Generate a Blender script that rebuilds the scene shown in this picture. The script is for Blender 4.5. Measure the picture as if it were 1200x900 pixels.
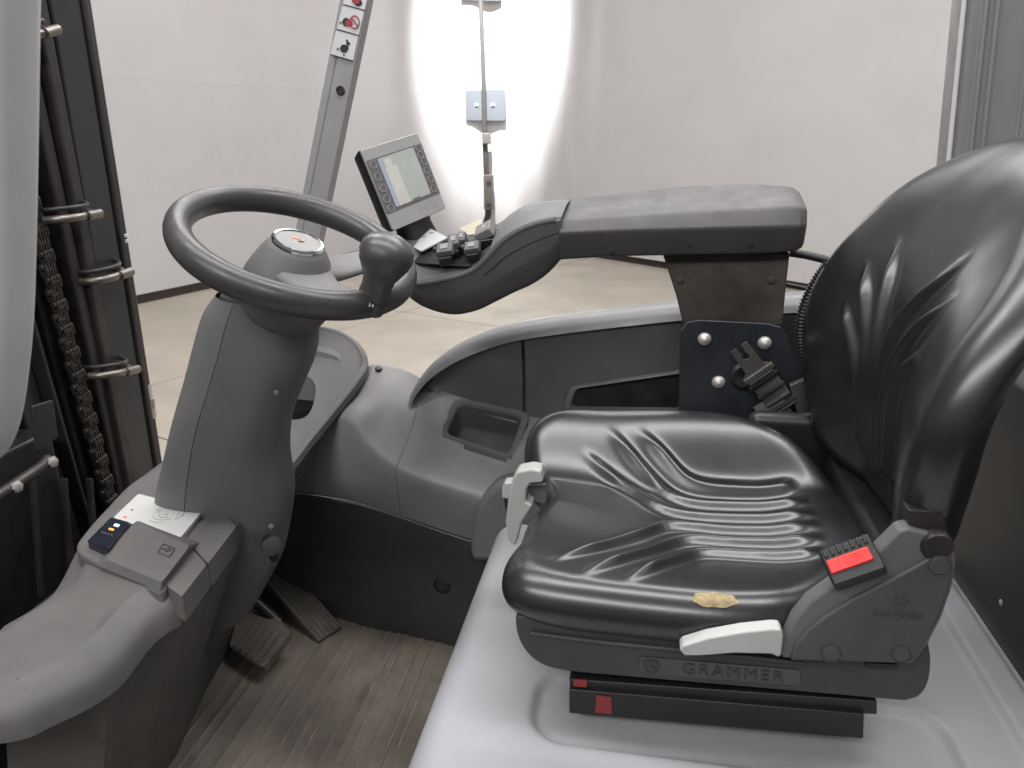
import bpy, bmesh, math, random
import numpy as np
from mathutils import Vector as V, Matrix, noise
random.seed(7)
for o in list(bpy.data.objects): bpy.data.objects.remove(o)
S = bpy.context.scene
COL = S.collection
R = math.radians
# ------------------------------------------------------------------ camera
PITCH, YAW, FPX, CAM = R(18.2), R(9.8), 900.0, V((0, 0, 1.75))
cf = V((-math.sin(YAW)*math.cos(PITCH), math.cos(YAW)*math.cos(PITCH), -math.sin(PITCH)))
cr_ = V((math.cos(YAW), math.sin(YAW), 0)); cu = cr_.cross(cf)
cd = bpy.data.cameras.new('camera'); cam = bpy.data.objects.new('camera', cd); COL.objects.link(cam)
cd.sensor_width = 36; cd.lens = FPX/1200*36; cd.clip_start = .02; cd.clip_end = 200
cam.matrix_world = Matrix(((cr_.x, cu.x, -cf.x, CAM.x), (cr_.y, cu.y, -cf.y, CAM.y), (cr_.z, cu.z, -cf.z, CAM.z), (0, 0, 0, 1)))
cd.dof.use_dof = True; cd.dof.focus_distance = 1.35; cd.dof.aperture_fstop = 9
S.camera = cam
# ------------------------------------------------------------------ light
W = bpy.data.worlds.new('World'); S.world = W; W.use_nodes = True
bg = W.node_tree.nodes['Background']; bg.inputs[0].default_value = (.92, .93, 1, 1); bg.inputs[1].default_value = .19
def area(name, loc, tgt, sx, sy, power, col=(1, .985, .982)):
    l = bpy.data.lights.new(name, 'AREA'); l.shape = 'RECTANGLE'; l.size = sx; l.size_y = sy; l.energy = power; l.color = col
    o = bpy.data.objects.new(name, l); COL.objects.link(o); o.location = loc
    o.rotation_euler = (V(tgt)-V(loc)).to_track_quat('-Z', 'Y').to_euler(); return o
area('ceiling_light', (.0, .95, 4.4), (.0, .95, 0), 5, .55, 150)
area('ceiling_light', (-.3, 3.8, 5.0), (-.3, 3.6, 0), 5, .5, 150)
area('ceiling_light', (-1.2, -2.6, 4.4), (-.2, 1.0, 1.0), 5, .5, 190)
area('ceiling_light', (-2.5, 7.0, 6.0), (-2.5, 7.2, 0), 7, .8, 200)
area('ceiling_light', (2.5, 5.4, 6.0), (2.5, 5.6, 0), 5, .8, 95)
def spot(name, loc, tgt, power, ang, blend, rad=.08):
    l = bpy.data.lights.new(name, 'SPOT'); l.energy = power; l.spot_size = R(ang); l.spot_blend = blend; l.shadow_soft_size = rad
    o = bpy.data.objects.new(name, l); COL.objects.link(o); o.location = loc
    o.rotation_euler = (V(tgt)-V(loc)).to_track_quat('-Z', 'Y').to_euler(); return o
spot('wall_spot', (-2.15, 9.2, 7.2), (-2.32, 12.0, 3.3), 14000, 31, .95)
vs = S.view_settings; vs.view_transform = 'Standard'; vs.look = 'None'; vs.exposure = 0; vs.gamma = 1; vs.use_curve_mapping = False
# ------------------------------------------------------------------ geometry helpers
def ray(px, py): return cf*FPX + cr_*(px-600) - cu*(py-450)
def PY(px, py, y): d = ray(px, py); return CAM + d*((y-CAM.y)/d.y)      # a measured point on the plane y = const
def PX(px, py, x): d = ray(px, py); return CAM + d*((x-CAM.x)/d.x)
def PZ(px, py, z): d = ray(px, py); return CAM + d*((z-CAM.z)/d.z)
def sst(a, b, x):
    t = min(1, max(0, (x-a)/(b-a))); return t*t*(3-2*t)
def lut(tab, x):
    if x <= tab[0][0]: return tab[0][1]
    for (x0, y0), (x1, y1) in zip(tab, tab[1:]):
        if x <= x1:
            t = (x-x0)/(x1-x0); return y0+(y1-y0)*t
    return tab[-1][1]
def _cr(p0, p1, p2, p3, t):
    return .5*((2*p1)+(p2-p0)*t+(2*p0-5*p1+4*p2-p3)*t*t+(3*p1-p0-3*p2+p3)*t**3)
def curve(pts, n, closed=False):
    pts = [V(p) for p in pts]; k = len(pts); out = []
    for i in range(n):
        s = i/(n if closed else n-1)*(k if closed else k-1)
        j = int(s); j = j if closed else min(j, k-2); t = s-j
        g = (lambda q: pts[q % k]) if closed else (lambda q: pts[min(max(q, 0), k-1)])
        out.append(_cr(g(j-1), g(j), g(j+1), g(j+2), t))
    return out
def rounded(poly, r, n=5):
    """polygon (list of Vectors, closed) with its corners rounded by r (number or list)"""
    poly = [V(p) for p in poly]; out = []; k = len(poly)
    for i, p in enumerate(poly):
        rr = r[i] if isinstance(r, (list, tuple)) else r
        a, b = poly[i-1]-p, poly[(i+1) % k]-p
        if rr <= 0: out.append(p); continue
        d = min(rr, a.length*.49, b.length*.49)
        A, B = p+a.normalized()*d, p+b.normalized()*d
        for j in range(n+1):
            t = j/n; out.append(A.lerp(p, t).lerp(p.lerp(B, t), t))
    return out
def empty(name, loc, parent=None):
    o = bpy.data.objects.new(name, None); COL.objects.link(o); o.location = loc; o.empty_display_size = .1
    put(o, parent); return o
def wloc(o):
    l = o.location.copy(); p = o.parent
    return l if p is None else l
def put(o, parent):
    if parent is not None:
        o.parent = parent; o.matrix_parent_inverse = WM(parent).inverted()
def WM(o):
    m = o.matrix_basis.copy()
    if o.parent: m = WM(o.parent) @ o.matrix_parent_inverse @ m
    return m
def link_mesh(name, me, mat, parent, label=None):
    o = bpy.data.objects.new(name, me); COL.objects.link(o)
    if mat is not None and not me.materials: me.materials.append(mat)
    put(o, parent)
    if label: o['label'] = label
    return o
def mesh(name, vs_, fs, mat, parent, smooth=35, bevel=0, seg=2, sub=0, label=None, recalc=True, bang=30):
    me = bpy.data.meshes.new(name); bm = bmesh.new()
    bv = [bm.verts.new(v) for v in vs_]
    for f in fs:
        try: bm.faces.new([bv[i] for i in f])
        except ValueError: pass
    if recalc: bmesh.ops.recalc_face_normals(bm, faces=bm.faces)
    bm.to_mesh(me); bm.free()
    if smooth:
        me.polygons.foreach_set('use_smooth', [True]*len(me.polygons))
        if smooth < 180: me.set_sharp_from_angle(angle=R(smooth))
    o = link_mesh(name, me, mat, parent, label)
    if bevel:
        m = o.modifiers.new('bevel', 'BEVEL'); m.width = bevel; m.segments = seg; m.limit_method = 'ANGLE'; m.angle_limit = R(bang); m.harden_normals = True
    if sub:
        m = o.modifiers.new('sub', 'SUBSURF'); m.levels = m.render_levels = sub
    return o
def loft_vf(rows, closed=True, cap=(True, True)):
    n = len(rows[0]); vs_ = [p for r in rows for p in r]; fs = []
    for i in range(len(rows)-1):
        for j in range(n if closed else n-1):
            k = (j+1) % n; fs.append((i*n+j, i*n+k, (i+1)*n+k, (i+1)*n+j))
    if closed and cap[0]: fs.append(tuple(range(n)))
    if closed and cap[1]: fs.append(tuple((len(rows)-1)*n+j for j in range(n)))
    return vs_, fs
def loft(name, rows, mat, parent, closed=True, cap=(True, True), **k):
    a, b = loft_vf(rows, closed, cap); return mesh(name, a, b, mat, parent, **k)
def prism(name, out, vec, mat, parent, **k):
    """outline (3D points) pushed along vec"""
    out = [V(p) for p in out]; vec = V(vec)
    k.setdefault('bevel', .003); k.setdefault('smooth', 40)
    return loft(name, [out, [p+vec for p in out]], mat, parent, **k)
def pyprism(name, pix, y0, y1, mat, parent, rnd=0, **k):
    out = [PY(a, b, y0) for a, b in pix]
    if rnd: out = rounded(out, rnd)
    return prism(name, out, (0, y1-y0, 0), mat, parent, **k)
def box(name, lo, hi, mat, parent, bevel=.004, **k):
    (a, b, c), (d, e, f) = lo, hi
    out = [(a, b, c), (d, b, c), (d, e, c), (a, e, c)]
    return prism(name, out, (0, 0, f-c), mat, parent, bevel=bevel, **k)
def obox(name, c, ex, ey, ez, hx, hy, hz, mat, parent, bevel=.002, taper=1, **k):
    c, ex, ey, ez = V(c), V(ex).normalized(), V(ey).normalized(), V(ez).normalized()
    r0 = [c+ex*a*hx+ey*b*hy-ez*hz for a, b in ((-1, -1), (1, -1), (1, 1), (-1, 1))]
    r1 = [c+ex*a*hx*taper+ey*b*hy*taper+ez*hz for a, b in ((-1, -1), (1, -1), (1, 1), (-1, 1))]
    return loft(name, [r0, r1], mat, parent, bevel=bevel, **k)
def frame(d):
    d = V(d).normalized(); a = d.cross(V((0, 0, 1)) if abs(d.z) < .9 else V((0, 1, 0))).normalized()
    return a, d.cross(a)
def ringp(c, a, b, n=24, e=2.0):
    out = []
    for i in range(n):
        t = 2*math.pi*i/n; x, y = math.cos(t), math.sin(t)
        out.append(c+a*math.copysign(abs(x)**(2/e), x)+b*math.copysign(abs(y)**(2/e), y))
    return out
def tube_rows(path, rad, n=12, flat=None):
    path = [V(p) for p in path]; rows = []; a = None
    for i, p in enumerate(path):
        d = (path[min(i+1, len(path)-1)]-path[max(i-1, 0)]).normalized()
        if a is None: a, b = frame(d)
        else:
            a = (a-d*a.dot(d)).normalized(); b = d.cross(a)
        r = rad(i/(len(path)-1)) if callable(rad) else rad
        rows.append(ringp(p, a*r, b*r*(flat or 1), n))
    return rows
def tube(name, path, rad, mat, parent, n=12, **k):
    k.setdefault('smooth', 60); return loft(name, tube_rows(path, rad, n, k.pop('flat', None)), mat, parent, **k)
def lathe_rows(c, axis, prof, n=32):
    a, b = frame(axis); ax = V(axis).normalized()
    return [ringp(V(c)+ax*h, a*r, b*r, n) for r, h in prof]
def lathe(name, c, axis, prof, mat, parent, n=32, **k):
    k.setdefault('smooth', 40); return loft(name, lathe_rows(c, axis, prof, n), mat, parent, **k)
def pad_rows(out, prof, fs=None):
    """rings of a closed outline (points around z), inset in plan and lowered: prof = [(inset, dz)]"""
    n = len(out); nor = []
    area2 = sum(out[i].x*out[(i+1) % n].y-out[(i+1) % n].x*out[i].y for i in range(n)); sg = 1 if area2 > 0 else -1
    for i in range(n):
        t = out[(i+1) % n]-out[i-1]; nn = V((-t.y, t.x, 0))
        nor.append(nn.normalized()*sg if nn.length > 1e-9 else V((0, 0, 0)))
    if fs is None: return [[out[i]+nor[i]*ins+V((0, 0, dz)) for i in range(n)] for ins, dz in prof]
    return [[out[i]+nor[i]*ins*fs[i]+V((0, 0, dz*fs[i] if dz > -.035 else dz+.034*(1-fs[i]))) for i in range(n)] for ins, dz in prof]
def fillet(r, n=5): return [(r*(1-math.sin(i/n*math.pi/2)), -r*(1-math.cos(i/n*math.pi/2))) for i in range(n+1)]
def patch_rows(rows, nu, nv, u0=0, u1=1):
    rr = [curve(r, nu) for r in rows]; cols = [curve([r[i] for r in rr], nv) for i in range(nu)]
    a, b = int(u0*(nu-1)), int(u1*(nu-1))
    return [[cols[i][j] for i in range(a, b+1)] for j in range(nv)]
def text(name, s, c, ex, ey, size, mat, parent, ext=.0006, **k):
    cu_ = bpy.data.curves.new(name, 'FONT'); cu_.body = s; cu_.size = 1; cu_.extrude = ext/size; cu_.align_x = 'CENTER'; cu_.align_y = 'CENTER'
    for q, v_ in k.items(): setattr(cu_, q, v_)
    t = bpy.data.objects.new(name, cu_); COL.objects.link(t)
    dg = bpy.context.evaluated_depsgraph_get(); me = bpy.data.meshes.new_from_object(t.evaluated_get(dg)); me = me.copy()
    bpy.data.objects.remove(t)
    ex, ey = V(ex).normalized(), V(ey).normalized(); n = ex.cross(ey); c = V(c)
    for v_ in me.vertices: v_.co = c+ex*v_.co.x*size+ey*v_.co.y*size+n*v_.co.z*size
    me.materials.clear(); return link_mesh(name, me, mat, parent)
def cutter(o, rows):
    """take a lofted solid out of an object"""
    a, b = loft_vf(rows); t = mesh('cut', a, b, None, None, smooth=0)
    m = o.modifiers.new('cut', 'BOOLEAN'); m.object = t; m.operation = 'DIFFERENCE'; m.solver = 'EXACT'
    bpy.context.view_layer.update(); dg = bpy.context.evaluated_depsgraph_get()
    me = bpy.data.meshes.new_from_object(o.evaluated_get(dg)); o.modifiers.clear(); mt = o.data.materials[0]
    o.data = me; me.materials.clear(); me.materials.append(mt); bpy.data.objects.remove(t)
    me.polygons.foreach_set('use_smooth', [True]*len(me.polygons)); me.set_sharp_from_angle(angle=R(35))
# ------------------------------------------------------------------ materials
def M(name, col, rough=.5, metal=0, spec=.5, var=.15, vs_=9, dirt=None, dscale=4, damt=.5, bump=0, bscale=300, rvar=.12, emit=0, coat=0, stretch=(1, 1, 1), wear=None):
    m = bpy.data.materials.new(name); m.use_nodes = True; nt = m.node_tree; N, L = nt.nodes, nt.links
    p = N['Principled BSDF']; p.inputs['Metallic'].default_value = metal; p.inputs['Specular IOR Level'].default_value = spec
    if coat: p.inputs['Coat Weight'].default_value = coat; p.inputs['Coat Roughness'].default_value = .12
    tc = N.new('ShaderNodeTexCoord'); mp = N.new('ShaderNodeMapping'); mp.inputs['Scale'].default_value = stretch
    L.new(tc.outputs['Object'], mp.inputs[0])
    def ns(sc, det=5, ro=.6):
        n = N.new('ShaderNodeTexNoise'); n.inputs['Scale'].default_value = sc; n.inputs['Detail'].default_value = det; n.inputs['Roughness'].default_value = ro
        L.new(mp.outputs[0], n.inputs['Vector']); return n.outputs[0]
    def ramp(src, a, b, c0, c1):
        r = N.new('ShaderNodeValToRGB'); r.color_ramp.elements[0].position = a; r.color_ramp.elements[1].position = b
        r.color_ramp.elements[0].color = c0; r.color_ramp.elements[1].color = c1; L.new(src, r.inputs[0]); return r.outputs[0]
    def mix(f, a, b):
        x = N.new('ShaderNodeMix'); x.data_type = 'RGBA'; L.new(f, x.inputs[0])
        for s, q in ((x.inputs[6], a), (x.inputs[7], b)):
            if isinstance(q, tuple): s.default_value = q
            else: L.new(q, s)
        return x.outputs[2]
    c4 = lambda c, k=1: (c[0]*k, c[1]*k, c[2]*k, 1)
    big = ns(vs_); c = ramp(big, .3, .7, c4(col, 1-var), c4(col, 1+var))
    if dirt: c = mix(ramp(ns(dscale, 8, .7), .42, .75, (0, 0, 0, 1), (damt,)*3+(1,)), c, c4(dirt))
    if wear: c = mix(ramp(ns(55, 9, .75), .66, .72, (0, 0, 0, 1), (.6, .6, .6, 1)), c, c4(wear))
    L.new(c, p.inputs['Base Color'])
    rr = ramp(ns(vs_*2.7, 7, .65), .3, .7, (max(0, rough-rvar),)*3+(1,), (min(1, rough+rvar),)*3+(1,)); L.new(rr, p.inputs['Roughness'])
    if bump:
        b = N.new('ShaderNodeBump'); b.inputs['Strength'].default_value = bump; b.inputs['Distance'].default_value = .001
        L.new(ns(bscale, 3, .6), b.inputs['Height']); L.new(b.outputs[0], p.inputs['Normal'])
    if emit: p.inputs['Emission Color'].default_value = c4(col); p.inputs['Emission Strength'].default_value = emit
    return m
m_wall = M('wall_white', (.585, .572, .572), .75, var=.035, vs_=.7, dirt=(.48, .45, .43), dscale=1.3, damt=.25, bump=.15, bscale=25)
m_floor = M('floor_concrete', (.42, .372, .308), .55, var=.13, vs_=1.2, dirt=(.30, .265, .22), dscale=2.2, damt=.5, bump=.1, bscale=60)
m_gap = M('joint_dark', (.03, .028, .026), .9)
m_skirt = M('skirting_brown', (.035, .027, .024), .7)
m_hood = M('hood_paint', (.315, .322, .335), .45, spec=.35, var=.04, vs_=5, dirt=(.25, .25, .25), dscale=6, damt=.35, bump=.04, bscale=160, wear=(.28, .28, .28))
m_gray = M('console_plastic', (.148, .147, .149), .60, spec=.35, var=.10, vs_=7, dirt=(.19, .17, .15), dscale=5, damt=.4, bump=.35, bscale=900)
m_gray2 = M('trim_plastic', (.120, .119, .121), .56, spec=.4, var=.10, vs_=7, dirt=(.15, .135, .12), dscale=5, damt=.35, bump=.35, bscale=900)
m_dark = M('dark_plastic', (.058, .057, .058), .5, var=.14, vs_=8, dirt=(.07, .062, .055), dscale=6, damt=.4, bump=.35, bscale=900)
m_light = M('pale_trim', (.165, .164, .166), .45, var=.06, vs_=6, dirt=(.2, .185, .17), dscale=6, damt=.4, bump=.2, bscale=700)
m_black = M('black_plastic', (.012, .012, .013), .42, var=.2, bump=.2, bscale=700)
m_kick = M('kick_plastic', (.050, .049, .050), .55, var=.2, vs_=6, dirt=(.055, .047, .04), dscale=5, damt=.6, bump=.3, bscale=400)
m_vinyl = M('black_vinyl', (.0150, .0150, .0165), .30, spec=.75, var=.12, vs_=7, dirt=(.022, .021, .021), dscale=5, damt=.0, bump=.02, bscale=1500, rvar=.02)
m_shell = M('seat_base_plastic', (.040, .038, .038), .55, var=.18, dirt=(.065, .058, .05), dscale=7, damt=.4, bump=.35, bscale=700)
m_cover = M('recliner_plastic', (.062, .060, .061), .55, var=.12, dirt=(.09, .08, .072), dscale=9, damt=.4, bump=.4, bscale=900)
m_cover2 = M('recliner_plastic_pale', (.115, .112, .112), .5, var=.1, bump=.4, bscale=900)
m_leverw = M('lever_grey', (.42, .42, .405), .5, var=.05, dirt=(.33, .31, .28), dscale=14, damt=.4, bump=.2, bscale=500)
m_red = M('buckle_red', (.75, .03, .028), .4, var=.08)
m_mat = M('rubber_mat', (.125, .108, .090), .8, var=.35, vs_=6, dirt=(.25, .215, .172), dscale=9, damt=.7, bump=.4, bscale=260, stretch=(1, .55, 1))
m_pedal = M('pedal_rubber', (.10, .088, .075), .75, var=.25, vs_=20, dirt=(.19, .16, .128), dscale=16, damt=.7, bump=.5, bscale=300)
m_steel = M('dark_steel', (.030, .026, .026), .42, metal=.3, var=.35, vs_=8, dirt=(.06, .048, .04), dscale=9, damt=.6, bump=.3, bscale=200)
m_steelb = M('rail_steel', (.040, .042, .047), .34, metal=.45, var=.25, vs_=5, dirt=(.025, .022, .021), dscale=5, damt=.6, stretch=(1, 1, .25))
m_brown = M('rust_brown_steel', (.024, .019, .019), .5, metal=.1, var=.3, vs_=8, stretch=(1, 1, .3))
m_chain = M('chain_steel', (.06, .052, .046), .5, metal=.6, var=.35, vs_=30)
m_brass = M('clamp_metal', (.22, .20, .18), .45, metal=.9, var=.2, vs_=30)
m_chrome = M('chrome', (.72, .72, .72), .14, metal=1, var=.05)
m_brack = M('bracket_steel', (.048, .042, .037), .55, metal=.25, var=.25, vs_=9, dirt=(.095, .08, .062), dscale=9, damt=.7, bump=.3, bscale=250)
m_plate = M('plate_blueblack', (.013, .016, .021), .42, var=.15, bump=.15, bscale=500)
m_rivet = M('bolt_zinc', (.42, .40, .38), .42, metal=.5, var=.15, vs_=40)
m_webb = M('belt_webbing', (.024, .022, .021), .8, var=.2, dirt=(.08, .07, .058), dscale=20, damt=.6, bump=.8, bscale=900)
m_tongue = M('belt_tongue_metal', (.075, .07, .065), .42, metal=.4, var=.2, vs_=30)
m_postr = M('rear_post_grey', (.19, .185, .187), .42, var=.05, dirt=(.14, .13, .12), damt=.3, bump=.15, bscale=300)  # darker grey than on the front posts
m_postg = M('guard_paint', (.27, .266, .27), .42, var=.05, dirt=(.16, .15, .14), damt=.3, bump=.15, bscale=300)
m_postl = M('guard_paint_pale', (.50, .512, .512), .45, var=.04, bump=.15, bscale=300)
m_rear = M('rear_cover', (.018, .018, .019), .6, var=.03, rvar=.015, dirt=(.018, .018, .019), damt=.05, bump=.4, bscale=500)
m_foam = M('foam_yellow', (.36, .285, .16), .95, var=.3, vs_=120, dirt=(.2, .15, .08), dscale=160, damt=.8, bump=1, bscale=500)
m_white = M('reader_white', (.52, .515, .50), .4, var=.03)
m_print = M('print_grey', (.40, .40, .395), .5, var=.02)
m_ledr = M('led_red', (.9, .10, .08), .4, emit=.7)
m_ledo = M('led_orange', (1, .32, .06), .4, emit=1.2)
m_ledw = M('led_white', (.8, .85, .95), .4, emit=.35)
m_rock = M('rocker_blue_black', (.016, .019, .028), .22, var=.1)
m_bez = M('display_bezel', (.36, .355, .35), .4, metal=.3, var=.03, vs_=20, bump=.08, bscale=600)
m_keyp = M('keypad_grey', (.115, .108, .112), .5, var=.05)
m_keys = M('key_outline', (.30, .285, .275), .5, var=.05)
m_lcd = M('lcd_green', (.37, .40, .37), .12, var=.05, vs_=12, spec=.6)
m_lcdp = M('lcd_paper', (.50, .50, .455), .2, var=.06, vs_=25)
m_lcdb = M('lcd_strip_blue', (.34, .36, .45), .2, var=.05)
m_stick = M('sticker_white', (.56, .555, .55), .4, var=.02)
m_ink = M('sticker_ink', (.012, .012, .012), .6)
m_inkr = M('sticker_red', (.27, .03, .045), .6)
m_orange = M('emblem_orange', (.42, .20, .14), .45)
m_lab = M('label_silver', (.42, .42, .43), .35, var=.06, vs_=30)
m_redt = M('red_tag', (.26, .028, .025), .6, var=.3, vs_=40, dirt=(.03, .02, .02), dscale=40, damt=.8)
m_sockp = M('socket_grey', (.105, .115, .13), .6, var=.03)
m_conduit = M('conduit_grey', (.050, .047, .042), .6, var=.1)
m_cbox = M('conduit_box', (.13, .125, .112), .6, var=.05)
m_orangep = M('beige_film', (.42, .37, .28), .45, var=.15)
m_wheel = M('wheel_rubber', (.050, .048, .049), .36, var=.1, vs_=12, dirt=(.075, .066, .058), dscale=9, damt=.4, bump=.12, bscale=900)
m_ledge = M('ledge_plastic', (.235, .23, .227), .5, var=.08, vs_=7, dirt=(.15, .135, .12), dscale=5, damt=.5, bump=.3, bscale=900)  # lightened beyond the console grey to carry light falling on the ledge
m_arm = M('armrest_skin', (.060, .056, .055), .5, var=.12, vs_=8, dirt=(.10, .088, .078), dscale=7, damt=.4, bump=.35, bscale=900)
m_matrib = M('mat_rib_worn', (.20, .173, .142), .8, var=.25, vs_=14, dirt=(.11, .09, .07), dscale=9, damt=.7, bump=.3, bscale=300)
m_cons = M('cowl_plastic', (.098, .096, .096), .62, spec=.35, var=.12, vs_=7, dirt=(.145, .128, .115), dscale=5, damt=.5, bump=.35, bscale=900)
m_skin = M('panel_skin', (.082, .080, .081), .5, var=.12, vs_=8, dirt=(.11, .1, .09), dscale=6, damt=.4, bump=.35, bscale=900)
m_hose = M('rubber_hose', (.020, .019, .019), .45, var=.2, bump=.2, bscale=300)

# ------------------------------------------------------------------ the setting: floor slabs, wall
fl = mesh('floor', [(-22, -10, -.02), (22, -10, -.02), (22, 24, -.02), (-22, 24, -.02)], [(0, 1, 2, 3)], m_gap, None, smooth=0)
fl['kind'] = 'structure'
a0, b0 = PZ(398, 387, 0), PZ(494, 359, 0); dj = (b0-a0).normalized(); nj = V((dj.y, -dj.x, 0))
sw, sl = 2.6, 3.4
for i in range(-3, 4):
    for j in range(-2, 3):
        o_ = a0+nj*(i*sw)+dj*(j*sl+.9); g = .006
        q = [o_+nj*g+dj*g, o_+nj*(sw-g)+dj*g, o_+nj*(sw-g)+dj*(sl-g), o_+nj*g+dj*(sl-g)]
        q = [p+V((0, 0, -.018)) for p in q]
        if all(p.y < 1.9 for p in q): continue
        prism('floor_slab', q, (0, 0, .018), m_floor, fl, bevel=.003)
# white booth wall: one sheet along a plan line, with soft curtain folds and a dark gap at its foot
plan = [(-8.6, -1.0), (-7.2, 2.2), (-6.2, 4.6), (-5.3, 7.2), (-4.75, 8.9), (-4.25, 10.4), (-3.7, 11.6), (-2.7, 12.1), (-1.7, 11.95), (-.9, 11.4), (.2, 10.5), (1.72, 9.25), (3.5, 7.6), (5.2, 6.0), (7.0, 4.0)]
pl = curve([V((x, y, 0)) for x, y in plan], 360); rows = []
for z in [.10, .4, .8, 1.2, 1.6, 2.0, 2.2, 2.27, 2.275, 2.28, 2.285, 2.35, 2.6, 3, 3.5, 4, 4.6, 5.5]:
    row = []
    for i, p in enumerate(pl):
        t = (pl[min(i+1, 359)]-pl[max(i-1, 0)]).normalized(); n = V((-t.y, t.x, 0)); s = i/359
        f = .035*math.sin(i*.55+.6*math.sin(z))+.025*math.sin(i*.23+1)
        f *= sst(.40, .47, s)*(1-sst(.62, .72, s))*.45+.05
        f += .02*noise.noise(V((p.x*.6, p.y*.6, z*.5)))+(-.0004 if 2.27 < z < 2.283 else 0)
        row.append(p+n*f+V((0, 0, z+.03*noise.noise(V((i*.02, 0, 3)))*(z > .2))))
    rows.append(row)
wl = loft('wall', rows, m_wall, None, closed=False, smooth=180); wl['kind'] = 'structure'
sk = [[p+V((0, .06, z)) for p in pl] for z in (0, .2)]
o = loft('skirting', sk, m_skirt, wl, closed=False)
# conduit with socket boxes on the far wall
yw = 11.93
cd_root = empty('wall_conduit', PY(573, 300, yw)); cd_root['category'] = 'conduit'
cd_root['label'] = 'thin grey conduit with small boxes running down the brightly lit wall'
tube('pipe', [PY(562, -80, yw), PY(563, 0, yw), PY(566, 80, yw), PY(568, 160, yw)], .035, m_conduit, cd_root)
tube('pipe', [PY(568, 160, yw), PY(570, 200, yw), PY(571, 215, yw)], .045, m_conduit, cd_root)
tube('flex_tail', [PY(572, 240, yw), PY(572, 252, yw), PY(569, 262, yw), PY(570, 290, yw)], .05, m_conduit, cd_root)
pyprism('coupling', [(564, 156), (573, 156), (574, 169), (565, 169)], yw-.1, yw+.06, m_cbox, cd_root, bevel=.015)
bx_ = pyprism('junction_box', [(566, 205), (576, 205), (577, 246), (567, 246)], yw-.12, yw+.06, m_cbox, cd_root, bevel=.015)
for py in (214, 240): pyprism('knockout', [(570, py-2), (575, py-2), (575, py+2), (570, py+2)], yw-.135, yw-.115, m_conduit, cd_root, bevel=.004)
for nm, (x0, y0, x1, y1), lb in (('socket_plate', (545, 104, 592, 142), 'pale grey double socket plate behind the conduit on the lit wall'), ('socket_plate', (539, -32, 587, 1), 'pale grey plate at the top edge of the lit wall')):
    s_ = empty(nm, PY((x0+x1)/2, y1, yw+.07)); s_['label'] = lb; s_['category'] = 'socket'; s_['group'] = 'socket plates on the lit wall'
    pyprism('plate', [(x0, y0+1), (x1, y0), (x1+.5, y1), (x0+.5, y1-.5)], yw+.08, yw+.12, m_sockp, s_, rnd=.04, bevel=.01)
    if y0 > 0:
        for sx in (558.5, 577.5): pyprism('indicator', [(sx-2, 122), (sx+2, 122), (sx+2, 124), (sx-2, 124)], yw+.062, yw+.079, m_ledw, s_, bevel=.003)

# ================================================================== THE TRUCK
T = empty('forklift_truck', (-.1, 1.14, .05)); T['category'] = 'forklift'
T['label'] = 'grey forklift truck seen into its open driver cab from the step side'
box('chassis', (-1.1, .52, .2), (1.0, 1.70, .47), m_dark, T, bevel=.01)
box('front_bulkhead', (-1.10, .95, .45), (-1.06, 1.66, .90), m_black, T)
# ---- floor mat with moulded ribs
def mz(x): return .5+.14*sst(-.50, -.98, x)*1.0 if x < -.5 else .5
xs = []; x = -1.06; k = 0
while x < -.285:
    w = .0085; h = .0036
    for dx, dz in ((0, 0), (.0025, h), (w-.0025, h), (w, 0)): xs.append((x+dx, dz))
    x += (.022, .043, .030)[k % 3]; k += 1
rows = []
for y in [.55+i*(1.72-.55)/30 for i in range(31)]:
    rows.append([V((x+.002*noise.noise(V((x*2, y*3, 0))), y, .5+.05*sst(-.55, -1.02, x)+dz*(.8+.4*noise.noise(V((x*9, y*5, 1)))))) for x, dz in xs])
o = loft('floor_mat', rows, m_mat, T, closed=False, smooth=50, label='dirty brown ribbed rubber floor mat')
o.data.materials.append(m_matrib); nxs = len(xs)-1
for i_, p_ in enumerate(o.data.polygons):
    if (i_ % nxs) % 4 == 1: p_.material_index = 1
# ---- battery hood (heightfield with pressed channel) + front apron
def hoodz(x, y):
    def rr(x0, x1, y0, y1, r, w):
        cx, cy = (x0+x1)/2, (y0+y1)/2
        dx, dy = abs(x-cx)-(x1-x0)/2+r, abs(y-cy)-(y1-y0)/2+r
        d = math.hypot(max(dx, 0), max(dy, 0))+min(max(dx, dy), 0)-r
        return 1-sst(-w, w*.4, d)
    z = .951-.011*rr(-.128, .455, .848, 1.0, .055, .012)-.011*rr(-.128, .455, 1.28, 1.43, .055, .012)
    z += .010*sst(.535, .55, x)*(1-sst(.585, .60, x))
    z -= .0025*rr(-.24, .52, .60, .835, .05, .02)
    return z
rows = []
NX, NY = 190, 150
for j in range(NY+1):
    y = .52+(1.47-.52)*j/NY; row = []
    for i in range(NX+1):
        x = -.235+(.605+.235)*i/NX
        e = max(0, y-1.44)/.03; en = max(0, .55-y)/.03
        row.append(V((x, y, hoodz(x, y)-.02*(1-math.sqrt(max(0, 1-min(1, e)**2)))-.02*(1-math.sqrt(max(0, 1-min(1, en)**2))))))
    pre = []
    for a in range(9, 0, -1):
        t = a/9*math.pi/2; zt = row[0].z
        pre.append(V((-.235-.052*math.sin(t), y, zt-.052*(1-math.cos(t)))))
    pre = [V((-.287, y, .49)), V((-.287, y, .80))]+pre
    rows.append(pre+row)
o = loft('battery_hood', rows, m_hood, T, closed=False, smooth=70, label='light grey painted battery hood under the seat')
tube('hood_seam', [V((.05, .70, .9472)), V((.2, .70, .9472))], .001, m_gap, o) if False else None
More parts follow.
